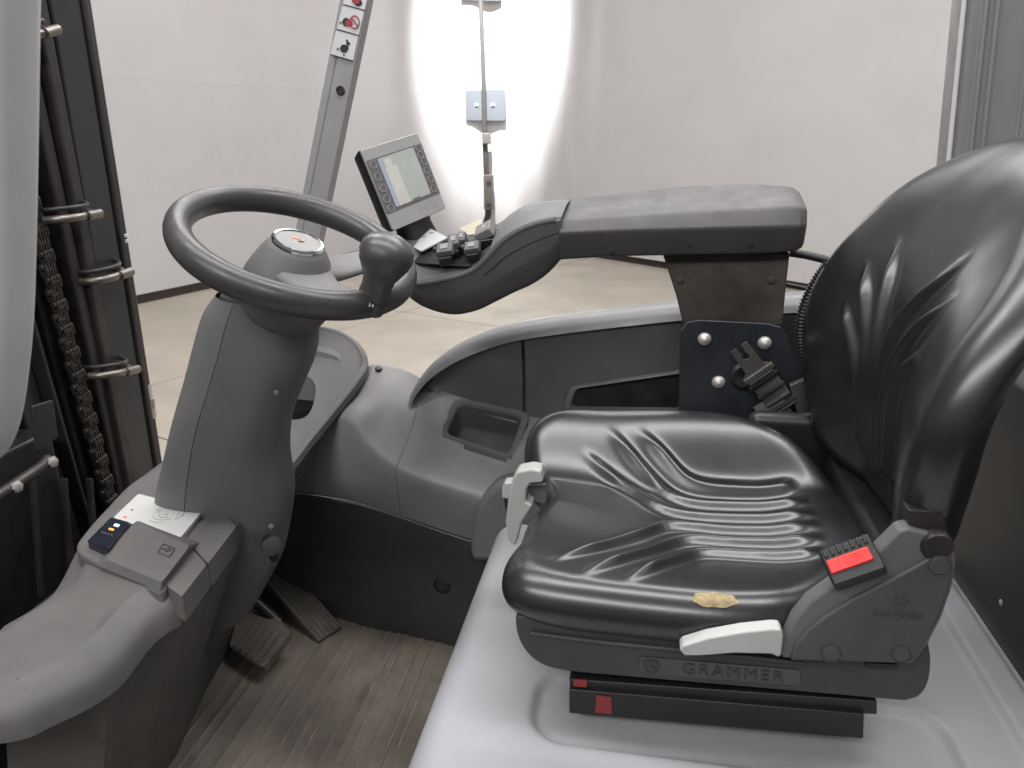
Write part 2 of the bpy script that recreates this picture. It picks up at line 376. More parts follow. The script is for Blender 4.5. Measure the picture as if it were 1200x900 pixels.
# ---- rear cover and its edge
rc = box('rear_cover', (.612, .50, .80), (.78, 1.66, 1.36), m_rear, T, bevel=.012, label='black cover behind the seat')
lathe('rivet', PX(1172, 706, .611)+V((.002, 0, 0)), (-1, 0, 0), [(.006, 0), (.005, .002), (.002, .003)], m_rivet, rc, n=12)
# ---- right-hand ledge between hood and dash (front and rear moulding with a seam)
Sx = [(424, 448, 1.655), (434, 430, 1.68), (452, 430, 1.68), (470, 433, 1.68), (491, 442, 1.66), (520, 459, 1.61), (560, 473, 1.60), (612, 487, 1.59), (690, 500, 1.59)]
Sm = [(410, 470, 1.62), (426, 462, 1.62), (445, 464, 1.61), (463, 474, 1.60), (488, 488, 1.58), (515, 500, 1.55), (556, 515, 1.54), (607, 530, 1.53), (680, 550, 1.52)]
Se = [(386, 500, 1.575), (404, 484, 1.575), (422, 490, 1.56), (440, 512, 1.545), (470, 538, 1.525), (510, 554, 1.505), (556, 568, 1.50), (603, 583, 1.50), (675, 600, 1.49)]
Sf = [(376, 515, 1.565), (394, 500, 1.565), (412, 507, 1.55), (432, 529, 1.53), (465, 553, 1.515), (508, 569, 1.495), (555, 583, 1.49), (601, 598, 1.49), (672, 615, 1.48)]
Sw = [(335, 545, 1.575), (368, 542, 1.57), (398, 552, 1.555), (425, 566, 1.54), (468, 581, 1.525), (510, 596, 1.515), (556, 608, 1.51), (600, 624, 1.51), (672, 640, 1.50)]
Sk = [(290, 580, 1.585), (345, 577, 1.58), (390, 581, 1.57), (425, 588, 1.56), (470, 602, 1.55), (510, 616, 1.54), (553, 630, 1.535), (598, 642, 1.53), (672, 660, 1.52)]
rows_c = [[PY(*p) for p in r] for r in (Sx, Sm, Se, Sf, Sw, Sk)]
TRAY = [(519, 511), (533, 471), (612, 489), (603, 527), (597, 538)]
def inside(p, poly):
    c = False
    for i in range(len(poly)):
        (x0, y0), (x1, y1) = poly[i-1], poly[i]
        if (y0 > p[1]) != (y1 > p[1]) and p[0] < (x1-x0)*(p[1]-y0)/(y1-y0)+x0: c = not c
    return c
# tray opening in plan (x, y) coordinates of the ledge
trayp = [PY(513, 513, 1.535), PY(533, 469, 1.588), PY(622, 487, 1.575), PY(601, 543, 1.518)]
tc_ = sum(trayp, V())/4
hole = [((tc_+(p-tc_)*.94).x, (tc_+(p-tc_)*.94).y) for p in rounded(trayp, .02, 4)]
NU = 161
allr = patch_rows(rows_c, NU, 60)
def ledge(name, i0, i1, label):
    rr = [r[i0:i1+1] for r in allr]; n = len(rr[0]); vs_ = [p for r in rr for p in r]; fs = []
    for a in range(len(rr)-1):
        for b in range(n-1):
            f = (a*n+b, a*n+b+1, (a+1)*n+b+1, (a+1)*n+b); c = sum((vs_[q] for q in f), V())/4
            if a < 34 and inside((c.x, c.y), hole): continue
            fs.append(f)
    o = mesh(name, vs_, fs, m_ledge, T, smooth=180, label=label)
    m = o.modifiers.new('thick', 'SOLIDIFY'); m.thickness = .006; m.offset = -1
    return o
lf = ledge('ledge_moulding', 0, 80, 'grey moulded ledge curving up to the dash')
lr = ledge('ledge_moulding', 80, NU-1, 'grey moulded ledge with a small storage tray')
tube('seam', [r[80]+V((0, 0, .0002)) for r in allr], .0011, m_black, lr, n=6)
# tray bucket + rim, parts of the rear moulding
ro = rounded(trayp, .022, 6); up = V((0, 0, .002))
def shr(k, dz): return [tc_+(p-tc_)*k+V((0, 0, dz)) for p in ro]
loft('tray_rim', [shr(1.0, -.022), shr(1.0, .007), shr(.97, .0085), shr(.86, .0085), shr(.83, .005), shr(.82, -.012)], m_gray2, lr, cap=(False, False), smooth=40)
loft('tray', [shr(.825, .001), shr(.80, -.010), shr(.74, -.040), shr(.70, -.046)], m_dark, lr, cap=(False, True), smooth=40)
lathe('plug', PY(445, 431.5, 1.672)+V((0, -.008, .001)), (0, -.35, 1), [(.0085, -.003), (.0085, .003), (.006, .004)], m_black, lf, n=16)
# ---- black kick panel below, standing on the mat
K0 = [(285, 588, 1.585), (345, 580, 1.58), (390, 585, 1.57), (425, 592, 1.56), (470, 606, 1.555), (510, 620, 1.545), (553, 634, 1.54), (600, 646, 1.53)]
K1 = [(285, 690, 1.63), (345, 690, 1.63), (390, 694, 1.63), (425, 703, 1.62), (470, 724, 1.62), (510, 745, 1.61), (553, 765, 1.60), (600, 785, 1.59)]
k0, k1 = [PY(*p) for p in K0], [PY(*p) for p in K1]
km = [a.lerp(b, .5)+V((0, .012, 0)) for a, b in zip(k0, k1)]
kt = [p+V((0, .03, .004)) for p in k0]
k2 = [V((p.x, p.y+.03, .40)) for p in k1]
kp = loft('kick_panel', patch_rows([kt, [p+V((0, -.004, .003)) for p in k0], [p+V((0, -.006, -.006)) for p in k0], km, k1, k2], 60, 40), m_kick, T, closed=False, smooth=180, label='scuffed black kick panel')
tube('edge_strip', curve([p+V((0, -.008, .004)) for p in k0[2:]], 40), .0022, m_light, kp)
lathe('cap', PY(518, 685, 1.585), (0, -1, .25), [(.021, -.01), (.021, .002), (.018, .004), (.017, .001)], m_black, kp, n=28)
# ---- fairing bulge beside hood front corner
out = [PY(550, 640, 1.47), PY(556, 600, 1.47), PY(572, 575, 1.47), PY(600, 562, 1.47), PY(700, 560, 1.47), PY(700, 660, 1.47), PY(552, 660, 1.47)]
prism('corner_fairing', curve(out[:5], 24)+out[5:], (0, .06, 0), m_gray2, T, bevel=.018, seg=4)
# ---- side panel: pale top rim, dark inner skin, pocket
C0 = [(489, 452), (497, 438), (512, 420), (534, 404), (560, 391), (600, 377), (650, 368), (720, 359), (800, 350), (880, 344), (950, 339), (1020, 334)]
top = curve([PY(a, b, 1.66) for a, b in C0], 70)
rows = []
for p in top:
    pass
prof = [(-.075, -.030), (-.070, -.018), (-.055, -.004), (-.035, .0), (.0, -.002), (.03, -.012), (.04, -.03), (.042, -.25)]
rows = [[p+V((0, dy, dz)) for p in top] for dy, dz in prof]
sp = loft('side_panel', rows, m_light, T, closed=False, smooth=180, label='side panel with pale grey top rim')
C1 = [(497, 455), (506, 440), (522, 424), (545, 410), (570, 401), (604, 393), (650, 386), (720, 378), (800, 369), (880, 363), (950, 358), (1020, 352)]
C2 = [(499, 457), (510, 459), (526, 464), (548, 470), (572, 477), (606, 487), (652, 492), (722, 492), (802, 492), (882, 492), (952, 492), (1022, 492)]
cu1 = curve([PY(a, b, 1.592) for a, b in C1], 110); cu2 = curve([PY(a, b, 1.602) for a, b in C2], 110)
def strip(name, i0, i1, m):
    rr = [[cu1[i].lerp(cu2[i], t)+V((0, .012*math.sin(t*math.pi)+(.012 if t < .02 else 0), 0)) for i in range(i0, i1+1)] for t in [0, .02]+[j/24 for j in range(1, 25)]]
    vs_, fs = loft_vf(rr, closed=False); n = i1-i0+1; keep = []
    for f in fs:
        c = sum((vs_[q] for q in f), V())/4; d = c-CAM; px = 600+FPX*d.dot(cr_)/d.dot(cf); py = 450-FPX*d.dot(cu)/d.dot(cf)
        keep.append(f)
    return mesh(name, vs_, keep, m, sp, smooth=180)
strip('inner_skin', 0, 51, m_skin); sk2 = strip('inner_skin', 52, 109, m_skin)
# pocket frame and a flat black sheet painting the shade inside it
pk = [PY(668, 478, 1.59), PY(676, 455, 1.592), PY(800, 437, 1.592), PY(800, 480, 1.59)]
pc = sum(pk, V())/4
pfr = [[pc+(p-pc)*k+V((0, dy, 0)) for p in rounded(pk, .012, 4)] for k, dy in ((1.16, .01), (1.14, -.002), (1.03, -.004), (1.0, 0), (.97, .012))]
loft('pocket_frame', pfr, m_gray2, sp, cap=(False, False), smooth=50)
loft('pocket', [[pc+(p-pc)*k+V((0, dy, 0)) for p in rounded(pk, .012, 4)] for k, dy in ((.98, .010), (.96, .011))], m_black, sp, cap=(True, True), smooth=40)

# ---- dash wing on the far side (raised lip, cup recess)
DW = [(360, 380, 1.70), (392, 384, 1.70), (412, 393, 1.695), (426, 406, 1.68), (431, 424, 1.655), (418, 446, 1.61), (396, 474, 1.56), (368, 508, 1.50), (338, 545, 1.44), (300, 575, 1.38), (262, 560, 1.40), (250, 500, 1.50), (270, 420, 1.62), (320, 388, 1.69)]
dwo = curve([PY(*p) for p in DW], 110, True)
prof = [(.0185, -.012), (.016, -.009), (.0145, -.002), (.011, .0), (.004, -.002), (.0, -.007), (.0, -.024), (.004, -.030), (.03, -.036), (.05, -.05), (.06, -.12)]
dw = loft('dash_wing', pad_rows(dwo, prof), m_gray, T, smooth=50, label='grey dash wing with raised lip and cup recess')
cc = PY(347, 474, 1.575); 
cutter(dw, [[p for p in ringp(cc+V((-.01, .0, h)), V((.055, 0, 0)), V((0, .040, 0)), 40, 3)] for h in (-.03, .09)])
lathe_c = cc+V((-.01, 0, 0))
zz = min(p.z for p in dwo)
loft('cup_recess', [ringp(lathe_c+V((0, 0, h)), V((.0545*k, 0, 0)), V((0, .0395*k, 0)), 40, 3) for k, h in ((1, -.002), (.98, -.010), (.95, -.029), (.5, -.031))], m_black, dw, cap=(False, True))
# ---- near console: plan outline, filleted top, side falling to the floor
ZC = 1.05
CO = [PZ(*q) for q in ((330, 540, 1.07), (306, 572, 1.07), (281, 612, 1.078), (263, 640, 1.078), (246, 664, 1.075), (228, 688, 1.07), (212, 705, 1.06), (190, 725, 1.045), (163, 752, 1.03), (114, 790, 1.03), (57, 814, 1.035), (0, 830, 1.04))]
CO += [V((-.93, .655, 0)), V((-1.06, .65, 0)), V((-1.16, .67, 0)), V((-1.16, .76, 0))]
CO += [PZ(*q) for q in ((-40, 745, 1.04), (0, 722, 1.045), (30, 698, 1.055), (54, 677, 1.06), (75, 645, 1.075), (110, 603, 1.075), (151, 561, 1.075), (190, 531, 1.075))]+[V((-1.04, 1.56, 0)), V((-.90, 1.62, 0)), V((-.80, 1.56, 0))]
def cramp(x, y): return sst(.80, .92, y+.60*(min(x, -.70)+.72))
co = [V((p.x, p.y, ZC+.032*cramp(p.x, p.y))) for p in curve([V((p.x, p.y, 0)) for p in CO], 240, True)]
prof = [(.044, .0), (.041, -.0008), (.036, -.003), (.022, -.010), (.010, -.018), (.003, -.026), (.0, -.034), (-.003, -.046), (-.004, -.062), (.004, -.067), (.02, -.072)]
fsc = [1-.72*sst(.90, .98, p.y)*sst(-.90, -.84, p.x) for p in co]
cr_rows = pad_rows(co, prof, fsc)
from mathutils.geometry import delaunay_2d_cdt
def consz(x, y): return ZC+.032*cramp(x, y)
inner = cr_rows[0]; n_i = len(inner); pts2 = [V((p.x, p.y)) for p in inner]; pl2 = [(p.x, p.y) for p in inner]
gx0, gy0 = min(p.x for p in inner), min(p.y for p in inner)
for i in range(60):
    for j in range(90):
        q = (gx0+i*.012, gy0+j*.012)
        if inside(q, pl2) and min((p.x-q[0])**2+(p.y-q[1])**2 for p in inner) > .00005: pts2.append(V(q))
v2, e2, f2, _, _, _ = delaunay_2d_cdt(pts2, [], [list(range(n_i))], 1, 1e-7)
a_, b_ = loft_vf(cr_rows, True, (False, True)); off = len(a_)
a_ = a_+[V((p.x, p.y, consz(p.x, p.y) if i >= n_i else inner[i].z)) for i, p in enumerate(v2)]
con = mesh('console', a_, b_+[tuple(off+i for i in f) for f in f2], m_cons, T, smooth=60, label='grey moulded console left of the steering column')
bm = bmesh.new(); bm.from_mesh(con.data); bmesh.ops.remove_doubles(bm, verts=bm.verts, dist=1e-5); bmesh.ops.recalc_face_normals(bm, faces=bm.faces); bm.to_mesh(con.data); bm.free()
# lower body of console
lo_top = [V((max(p.x, -.90) if p.y < 1.0 else p.x, max(p.y, .80), p.z)) for p in pad_rows(co, [(.008, -.056)])[0]]
lo_bot = []
for p in lo_top:
    q = V((min(p.x, -.70)*1.0-.10*sst(.60, 1.0, p.y)-.11, max(p.y+.05, .90) if p.y < 1.0 else p.y, .47)); lo_bot.append(q)
lo_mid = [a.lerp(b, .5)+V((-.015, 0, 0)) for a, b in zip(lo_top, lo_bot)]
loft('console_skirt', [lo_top, [a.lerp(m_, .12) for a, m_ in zip(lo_top, lo_mid)], lo_mid, lo_bot], m_cons, con, smooth=60)
# raised platform of the console with reader, key cover, rocker
zp = ZC+.034
PF = [(232, 607), (215, 640), (192, 693), (150, 676), (106, 658), (90, 645), (98, 628), (128, 594), (158, 565), (196, 548), (236, 566)]
pfo = curve([PZ(a, b, zp-.002) for a, b in PF], 90, True)
pf = loft('platform', pad_rows(pfo, [(.012, .004), (.004, .0035), (.001, .0015), (0, -.004), (.0, -.03)]), m_cons, con, smooth=50)
q = [PZ(162, 578, zp+.008), PZ(238, 598, zp+.008), PZ(209.5, 632, zp+.008), PZ(132.5, 606, zp+.008)]
rd = prism('card_reader', rounded(q, .006, 4), (0, 0, -.009), m_white, con, bevel=.0025, label='white card reader plate with printed rings')
qc = sum(q, V())/4+V((.015, .002, .0005)); ex = (q[1]-q[0]).normalized(); ey = V((0, 0, 1)).cross(ex)
def arc_strip(name, c, r0, r1, t0, t1, m, par, dz=.0004, n=20):
    a_ = [c+ex*math.cos(t)*r1+ey*math.sin(t)*r1 for t in [t0+(t1-t0)*i/n for i in range(n+1)]]
    b_ = [c+ex*math.cos(t)*r0+ey*math.sin(t)*r0 for t in [t0+(t1-t0)*i/n for i in range(n+1)]]
    return prism(name, a_+b_[::-1], (0, 0, dz), m, par, bevel=0, smooth=0)
for r_, segs in ((.012, ((.3, 2.6), (3.4, 5.8))), (.021, ((.2, 1.2), (1.9, 3.3), (3.7, 5.9))), (.030, ((-.3, .8), (2.1, 3.0), (4.2, 5.4)))):
    for t0, t1 in segs: arc_strip('printed_ring', qc, r_, r_+.0012, t0, t1, m_print, rd)
arc_strip('printed_ring', qc, .0005, .003, 0, 6.28, m_print, rd)
def dot(name, p, r, m, par, h=.0008): return loft(name, [ringp(p, ex*r, ey*r, 14), ringp(p+V((0, 0, h)), ex*r, ey*r, 14)], m, par, smooth=0)
dot('status_light', PZ(146.5, 606, zp+.0082), .0032, m_ledr, rd); dot('sensor_dot', PZ(155, 597.5, zp+.0082), .0022, m_keyp, rd)
# key cover block (slopes toward the driver)
kc_t = [PZ(157, 612, zp+.020), PZ(223, 639, zp+.020), PZ(190, 682, zp+.015), PZ(124, 655, zp+.013)]
kc_m = [PZ(157, 612, zp+.002)+V((0, .012, 0)), PZ(223, 639, zp+.002)+V((.01, .012, 0)), PZ(187, 692, zp+.0)+V((.004, -.004, 0)), PZ(112, 662, zp+.0)]
kc = loft('key_cover', [rounded(kc_m, .008, 4), rounded(kc_t, .010, 4)], m_cons, con, bevel=.008, seg=4, smooth=40)
kcx = (kc_t[1]-kc_t[0]).normalized(); kcy = (kc_t[0]-kc_t[3]).normalized(); kcn = kcx.cross(kcy); kcc = PZ(195, 645, zp+.0188)
ox = kcx; 
sym = rounded([kcc+kcx*a+kcy*b+kcn*.0012 for a, b in ((-.016, -.013), (.016, -.013), (.016, .013), (-.016, .013))], .004, 4)
sym2 = [kcc+(p-kcc)*.88 for p in sym]
sy = loft('embossed_symbol', [sym2, sym, [p+kcn*.0006 for p in sym], [p+kcn*.0006 for p in sym2]], m_dark, con, cap=(False, False), smooth=0)
text('embossed_symbol', 'P', kcc+kcn*.0022+kcx*.004, kcx, kcy, .02, m_dark, con)
tube('embossed_symbol', [kcc+kcn*.0016-kcx*.012, kcc+kcn*.0016-kcx*.003], .0012, m_dark, con, n=6)
# rocker with orange light
rk = [PZ(130, 606, zp+.013), PZ(152, 612, zp+.015), PZ(127, 643, zp+.019), PZ(102, 634, zp+.015)]
rkn = (rk[1]-rk[0]).cross(rk[2]-rk[0]).normalized(); rkn = rkn if rkn.z > 0 else -rkn
rko = prism('rocker_switch', rounded(rk, .004, 3), (0, 0, -.022), m_rock, con, bevel=.003, seg=3)
rc_ = sum(rk, V())/4; rx = (rk[1]-rk[0]).normalized(); ry = (rk[0]-rk[3]).normalized()
def chip(a, b, w, h, m): return obox('switch_light', rc_+rx*a+ry*b+rkn*.0006, rx, ry, rkn, w, h, .0008, m, con, bevel=.0004)
chip(.0, .008, .006, .0025, m_ledo); chip(.003, .024, .006, .004, m_ledw)
for i in range(4): chip(-.012+.008*i, -.008, .0018, .0018, m_keyp)
# grip strips along the console edge
for pix in (((265, 601), (279, 617), (246, 660), (230, 643)), ((228, 645), (244, 662), (215, 699), (196, 685))):
    pts = [PZ(a-2, b, ZC+.0365) for a, b in pix]
    prism('edge_block', rounded(pts, .004, 3), (0, 0, -.045), m_cons, con, bevel=.004, seg=3)

# ---- steering column: front and rear shell with a parting line, dark core
CS = [((214, 745), (292, 718)), ((205, 705), (308, 690)), ((196, 660), (326, 655)), ((190, 618), (334, 622)), ((190, 580), (340, 575)), ((201, 530), (334, 530)), ((212, 485), (337, 490)), ((225, 440), (349, 458)), ((236, 398), (365, 418)), ((247, 362), (368, 388)), ((262, 340), (362, 362))]
def col_ring(L, Rr, k=1.0, hy=.078):
    yq = lut([(330, 1.14), (480, 1.16), (600, 1.215), (750, 1.23)], (L[1]+Rr[1])/2); a, b = PY(*L, yq), PY(*Rr, yq); c = (a+b)/2; v = (b-a)/2
    return c, v*k, V((0, hy*k, 0))
cen = [col_ring(*p) for p in CS]
cc_ = curve([c for c, v, w in cen], 50); cv = curve([v for c, v, w in cen], 50)
hyt = curve([V((h, 0, 0)) for h in (.055, .060, .066, .070, .070, .068, .066, .066, .066, .064, .060)], 50)
def shell(name, t0, t1, k, m, lab=None):
    rows = []
    for c, v, h in zip(cc_, cv, hyt):
        r_ = []
        for i in range(49):
            t = t0+(t1-t0)*i/48; x, y = math.cos(t), math.sin(t); e = 2.9
            # the rear flank (towards the driver) is hollowed out
            dent = 1-.055*math.exp(-((t+.70)/.42)**2)
            r_.append(c+(v*math.copysign(abs(x)**(2/e), x)+V((0, h.x, 0))*math.copysign(abs(y)**(2/e), y))*k*dent)
        rows.append(r_)
    return loft(name, rows, m, T, closed=False, smooth=180, label=lab)
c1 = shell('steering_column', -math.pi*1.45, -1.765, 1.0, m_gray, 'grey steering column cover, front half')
c2 = shell('steering_column', -1.755, .52*math.pi, 1.0, m_gray2, 'rear half of the steering column cover, shaded by a darker grey')  # shading of the rear half is put into its darker grey
rows = [ringp(c, v*.91, V((0, h.x*.91, 0)), 40, 2.9) for c, v, h in zip(cc_, cv, hyt)]
loft('core', rows, m_black, c1, smooth=180)
lathe('tilt_lever', PY(318, 617, 1.15), (.3, -1, .2), [(.0, -.004), (.005, -.003), (.005, .003), (.003, .005), (0, .0055)], m_gray, c2, n=14)  # tiny grey disc standing in for a pale scuff
tube('lever', [PY(322, 655, 1.17), PY(318, 640, 1.16), PY(312, 630, 1.155)], .008, m_black, c2)
lathe('trim_knob', PY(318, 640, 1.155), (.6, -1, .1), [(.0, -.01), (.018, -.008), (.019, .0), (.018, .004), (.014, .0055), (0, .006)], m_dark, c2, n=20)
for pp, rr_ in (((324, 460), .004), ((322, 458.5), .002)): lathe('screw', PY(*pp, 1.10), (.3, -1, .2), [(0, -.002), (rr_, -.001), (rr_, .002), (0, .003)], m_gray, c2, n=10)
# ---- steering wheel
wc = V((-.531, 1.12, 1.579)); el, az = 1.170, -.41
wn = V((math.cos(el)*math.cos(az), math.cos(el)*math.sin(az), math.sin(el)))
wa = wn.cross(V((0, 1, 0))).normalized(); wb = wn.cross(wa); WR, wr = .171, .0212
if wa.x < 0: wa, wb = -wa, -wb                       # wa points to the driver
sw_ = empty('steering_wheel', wc, T)
rows = []
for i in range(96):
    t = 2*math.pi*i/96; d = wa*math.cos(t)+wb*math.sin(t)
    rows.append(ringp(wc+d*WR, d*wr*.92, wn*wr*1.04, 20))
rows.append(rows[0])
a, b = loft_vf(rows, True, (False, False)); rim = mesh('rim', a, b, m_wheel, sw_, smooth=180)
for t in (2.35, ):
    d = wa*math.cos(t)+wb*math.sin(t)
# hub body and boot
lathe('hub', wc-wn*.045, wn, [(.040, -.085), (.062, -.075), (.074, -.05), (.076, -.028), (.071, -.006), (.063, .014), (.054, .032), (.046, .045), (.0415, .051), (.036, .053)], m_gray2, sw_, n=48, smooth=70)
lathe('collar', wc-wn*.12, wn, [(.046, -.045), (.050, -.04), (.050, .018), (.046, .03)], m_black, sw_, n=40)
hc = wc+wn*.0085
lathe('hub_ring', hc, wn, [(.040, -.003), (.0405, .002), (.038, .005), (.035, .0052), (.034, .002)], m_chrome, sw_, n=48)
lathe('hub_cap', hc, wn, [(.0345, .0), (.0345, .0030), (.02, .0042), (.0, .0045)], m_ledge, sw_, n=48)
camr = cr_-wn*cr_.dot(wn); camr.normalize(); camu = wn.cross(camr)
for (a_, b_, w_, h_, m_) in ((-.005, .006, .006, .004, m_orange), (.005, .001, .005, .002, m_orange), (.004, -.002, .004, .0022, m_ink)):
    obox('emblem', hc+wn*.0046+camr*a_+camu*b_, camr+camu*.3, camu, wn, w_, h_, .0007, m_, sw_, bevel=.0004)
for t, wd in ((-.62, .040), (.75, .034)):
    d = wa*math.cos(t)+wb*math.sin(t); s = wn.cross(d); rows = []
    for i in range(13):
        u = i/12; r_ = .040+(WR-.044)*u
        w_ = wd*(1.25-.9*u+1.0*u*u*u*.75); th = .016-.006*math.sin(u*math.pi)
        h = -.030+.030*sst(.1, 1, u)
        rows.append(ringp(wc+d*r_+wn*h, s*w_, wn*th, 20, 2.6))
    loft('spoke', rows, m_gray, sw_, smooth=60)
# spinner knob at the near side of the rim
kd = PY(424, 352, wc.y-.06)-wc; kd -= wn*kd.dot(wn); kd.normalize(); kb = wc+kd*WR
kup = (wn*.95+cu*.25+cr_*.10).normalized()
lathe('spinner_knob', kb+kup*.006, kup, [(.0, -.004), (.023, -.003), (.0235, .010), (.022, .022), (.0235, .034), (.030, .046), (.0365, .058), (.0395, .070), (.0375, .082), (.030, .092), (.016, .099), (.0, .101)], m_wheel, sw_, n=40, smooth=180)
lathe('knob_clamp', kb-kup*.004, kup, [(.0, -.012), (.019, -.011), (.0235, -.002), (.0235, .010), (.0, .011)], m_wheel, sw_, n=32)
for i, (px, py, s_) in enumerate(((420, 366, .0052), (424, 360, .003), (433, 357, .0028), (416, 361, .0025), (437, 359, .002))):
    p = PY(px, py, kb.y-.022-.002*i); p = kb+(p-kb).normalized()*.0285
    obox('paint_chip', p, cr_, cu, (p-kb), s_*.6, s_, .0012, m_lab, sw_, bevel=.0006)

# ---- control armrest
AR = empty('control_armrest', PY(850, 300, 1.46), T); AR['label'] = 'dark armrest with fingertip controls'
st = [(657, 259, 272, 305, 677, 232), (720, 255, 269, 301, 735, 226), (790, 250, 267, 300, 803, 218), (860, 246, 265, 299, 868, 214.5), (905, 243, 264, 298, 905, 215), (930, 241.5, 263.5, 296, 928, 217)]
rows = []
for x_, t_, l_, b_, fx, ft in st:
    nt_, nl, nb = PY(x_, t_, 1.415), PY(x_, l_, 1.398), PY(x_, b_, 1.408); ft_ = PY(fx, ft, 1.52); X_ = nt_.x
    sec = [V((X_, 1.408, nb.z)), V((X_, 1.400, nl.z-.004)), V((X_, 1.400, nl.z)), V((X_, 1.416, nt_.z)), V((X_, 1.522, ft_.z)), V((X_, 1.540, nl.z+.012)), V((X_, 1.540, nl.z)), V((X_, 1.53, nb.z))]
    rows.append(rounded(sec, [.008, .004, .004, .006, .01, .006, .006, .008], 3))
def endrow(row, dx, k):
    c = sum(row, V())/len(row); return [c+(p-c)*k+V((dx, 0, 0)) for p in row]
rows += [endrow(rows[-1], .012, .97), endrow(rows[-1], .022, .86), endrow(rows[-1], .026, .74)]
rows = [endrow(rows[0], -.001, .97)]+rows
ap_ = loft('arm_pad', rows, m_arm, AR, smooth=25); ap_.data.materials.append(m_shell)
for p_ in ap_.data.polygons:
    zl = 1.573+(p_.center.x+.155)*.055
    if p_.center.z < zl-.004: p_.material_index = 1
for px in (808, 880, 717): lathe('screw', PY(px, 288 if px > 720 else 295, 1.406), (0, -1, 0), [(0, -.002), (.0045, -.002), (.0045, .001), (.003, .0015), (.0, .0008)], m_black, AR, n=14)
# front module: hand rest falling into an inclined key panel
Nn = [(657, 257), (630, 262), (605, 272), (588, 284), (572, 301), (552, 318), (520, 328), (486, 333), (466, 320), (456, 306)]
Ff = [(672, 233), (640, 235), (618, 239), (600, 249), (586, 260), (562, 271), (535, 277), (510, 271), (488, 263), (478, 260)]
Lo = [(657, 305), (641, 322), (622, 335), (600, 345), (580, 355), (556, 366), (528, 370), (496, 361), (474, 344), (458, 318)]
Nn_, Ff_, Lo_ = [curve([PY(a, b, y) for a, b in q_], 60) for q_, y in ((Nn, 1.402), (Ff, 1.54), (Lo, 1.412))]
rows = []
for n_, f_, l_ in zip(Nn_, Ff_, Lo_):
    lf_ = V((l_.x, 1.53, l_.z+.004)); 
    sec = [l_, n_.lerp(l_, .55)+V((0, -.004, 0)), n_+V((0, 0, -.006)), n_, f_, f_+V((0, .006, -.008)), f_.lerp(lf_, .6)+V((0, .006, 0)), lf_]
    rows.append(rounded(sec, [.012, .01, .004, .006, .006, .005, .01, .012], 3))
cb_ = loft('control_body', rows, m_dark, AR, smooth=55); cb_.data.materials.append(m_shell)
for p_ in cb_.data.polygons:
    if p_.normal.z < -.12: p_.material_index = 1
# pale hand rest skin on top, and rim bead along the near edge
tube('near_rim', [n_+V((.0, .006, -.001)) for n_ in Nn_[2:]], .0075, m_dark, AR, n=12)
hr = []
for t in [i/10 for i in range(11)]:
    hr.append([n_.lerp(f_, .06+.88*t)+V((0, 0, .0015+.008*math.sin(t*math.pi))) for n_, f_ in zip(Nn_[:27], Ff_[:27])])
loft('hand_rest', hr, m_gray2, AR, closed=False, smooth=180)
tube('trim_line', [n_.lerp(l_, .28)+V((0, -.0045, 0)) for n_, l_ in zip(Nn_[1:30], Lo_[1:30])], .0009, m_black, AR, n=6)
# key panel frame of reference
p0, p1 = PY(548, 318, 1.41), PY(490, 326, 1.41); pf_ = PY(530, 277, 1.535)
gx = (p0-p1).normalized(); gy = (pf_-(p0+p1)/2); gy = (gy-gx*gy.dot(gx)).normalized(); gn = gx.cross(gy)
if gn.z < 0: gn = -gn
def onp(px, py, h=0):
    d = ray(px, py); o_ = p0+gn*.004; t = (o_-CAM).dot(gn)/d.dot(gn); return CAM+d*t+gn*h
pn = [onp(474, 309), onp(552, 314), onp(560, 285), onp(524, 281), onp(497, 268)]
prism('key_panel', rounded(pn, .005, 3), gn*.004, m_black, AR, bevel=.0015)
lb_ = [onp(475, 290), onp(496, 301), onp(527, 285), onp(506, 274)]
lbl = prism('label_plate', rounded([p+gn*.010 for p in lb_], .004, 3), gn*.004, m_lab, AR, bevel=.001)
for i in range(3): obox('printed_mark', onp(490+i*9, 289-i*4.5, .0146), gx, gy, gn, .004, .0012, .0003, m_keyp, AR, bevel=0)
for (px, py, hx_, hy_, hh, m_) in ((526, 297, .019, .015, .022, m_skin), (537, 289, .013, .016, .025, m_skin), (546, 285, .009, .014, .024, m_skin), (557, 294, .017, .013, .020, m_skin)):
    b_ = onp(px, py+9, .004)
    obox('lever_stem', b_+gn*.006, gx, gy, gn, hx_*.7, hy_*1.3, .010, m_black, AR, bevel=.002)
    tl = (gn*1.0-gy*.25).normalized()
    lv = obox('finger_lever', b_+gn*(hh+.002), gx, gy+gn*.25, tl, hx_, hy_, .006, m_, AR, bevel=.0025, taper=.82)
    obox('lever_mark', b_+gn*(hh+.0088)-gy*.001, gx, gy+gn*.25, tl, hx_*.4, hy_*.4, .0004, m_ledge, AR, bevel=0)
    lathe('pivot', b_+gn*(hh)-gx*hx_*1.0+gy*.006, gx, [(0, -.004), (.006, -.004), (.006, .003), (0, .004)], m_black, AR, n=14)
b_ = onp(572, 287, .008); tl = (gn-gx*.35).normalized()
obox('rocker_base', b_+gn*.002, gx, gy, gn, .022, .022, .014, m_black, AR, bevel=.003)
obox('rocker', b_+gn*.022+gy*.004, gx+gn*.35, gy, tl, .020, .021, .009, m_gray, AR, bevel=.003, taper=.86)
obox('rocker_mark', b_+gn*.0305+gy*.004+gx*.000, gx+gn*.35, gy, tl, .009, .011, .0005, m_keyp, AR, bevel=0)
text('rocker_symbol', 'II', b_+gn*.0318+gy*.004, gx+gn*.35, gy, .014, m_lcdb, AR, ext=.0003)
prism('amber_film', rounded([onp(548, 279, .006), onp(572, 281, .014), onp(566, 266, .018), onp(540, 272, .008)], .004, 3), gn*.0015, m_orangep, AR, bevel=.0004)
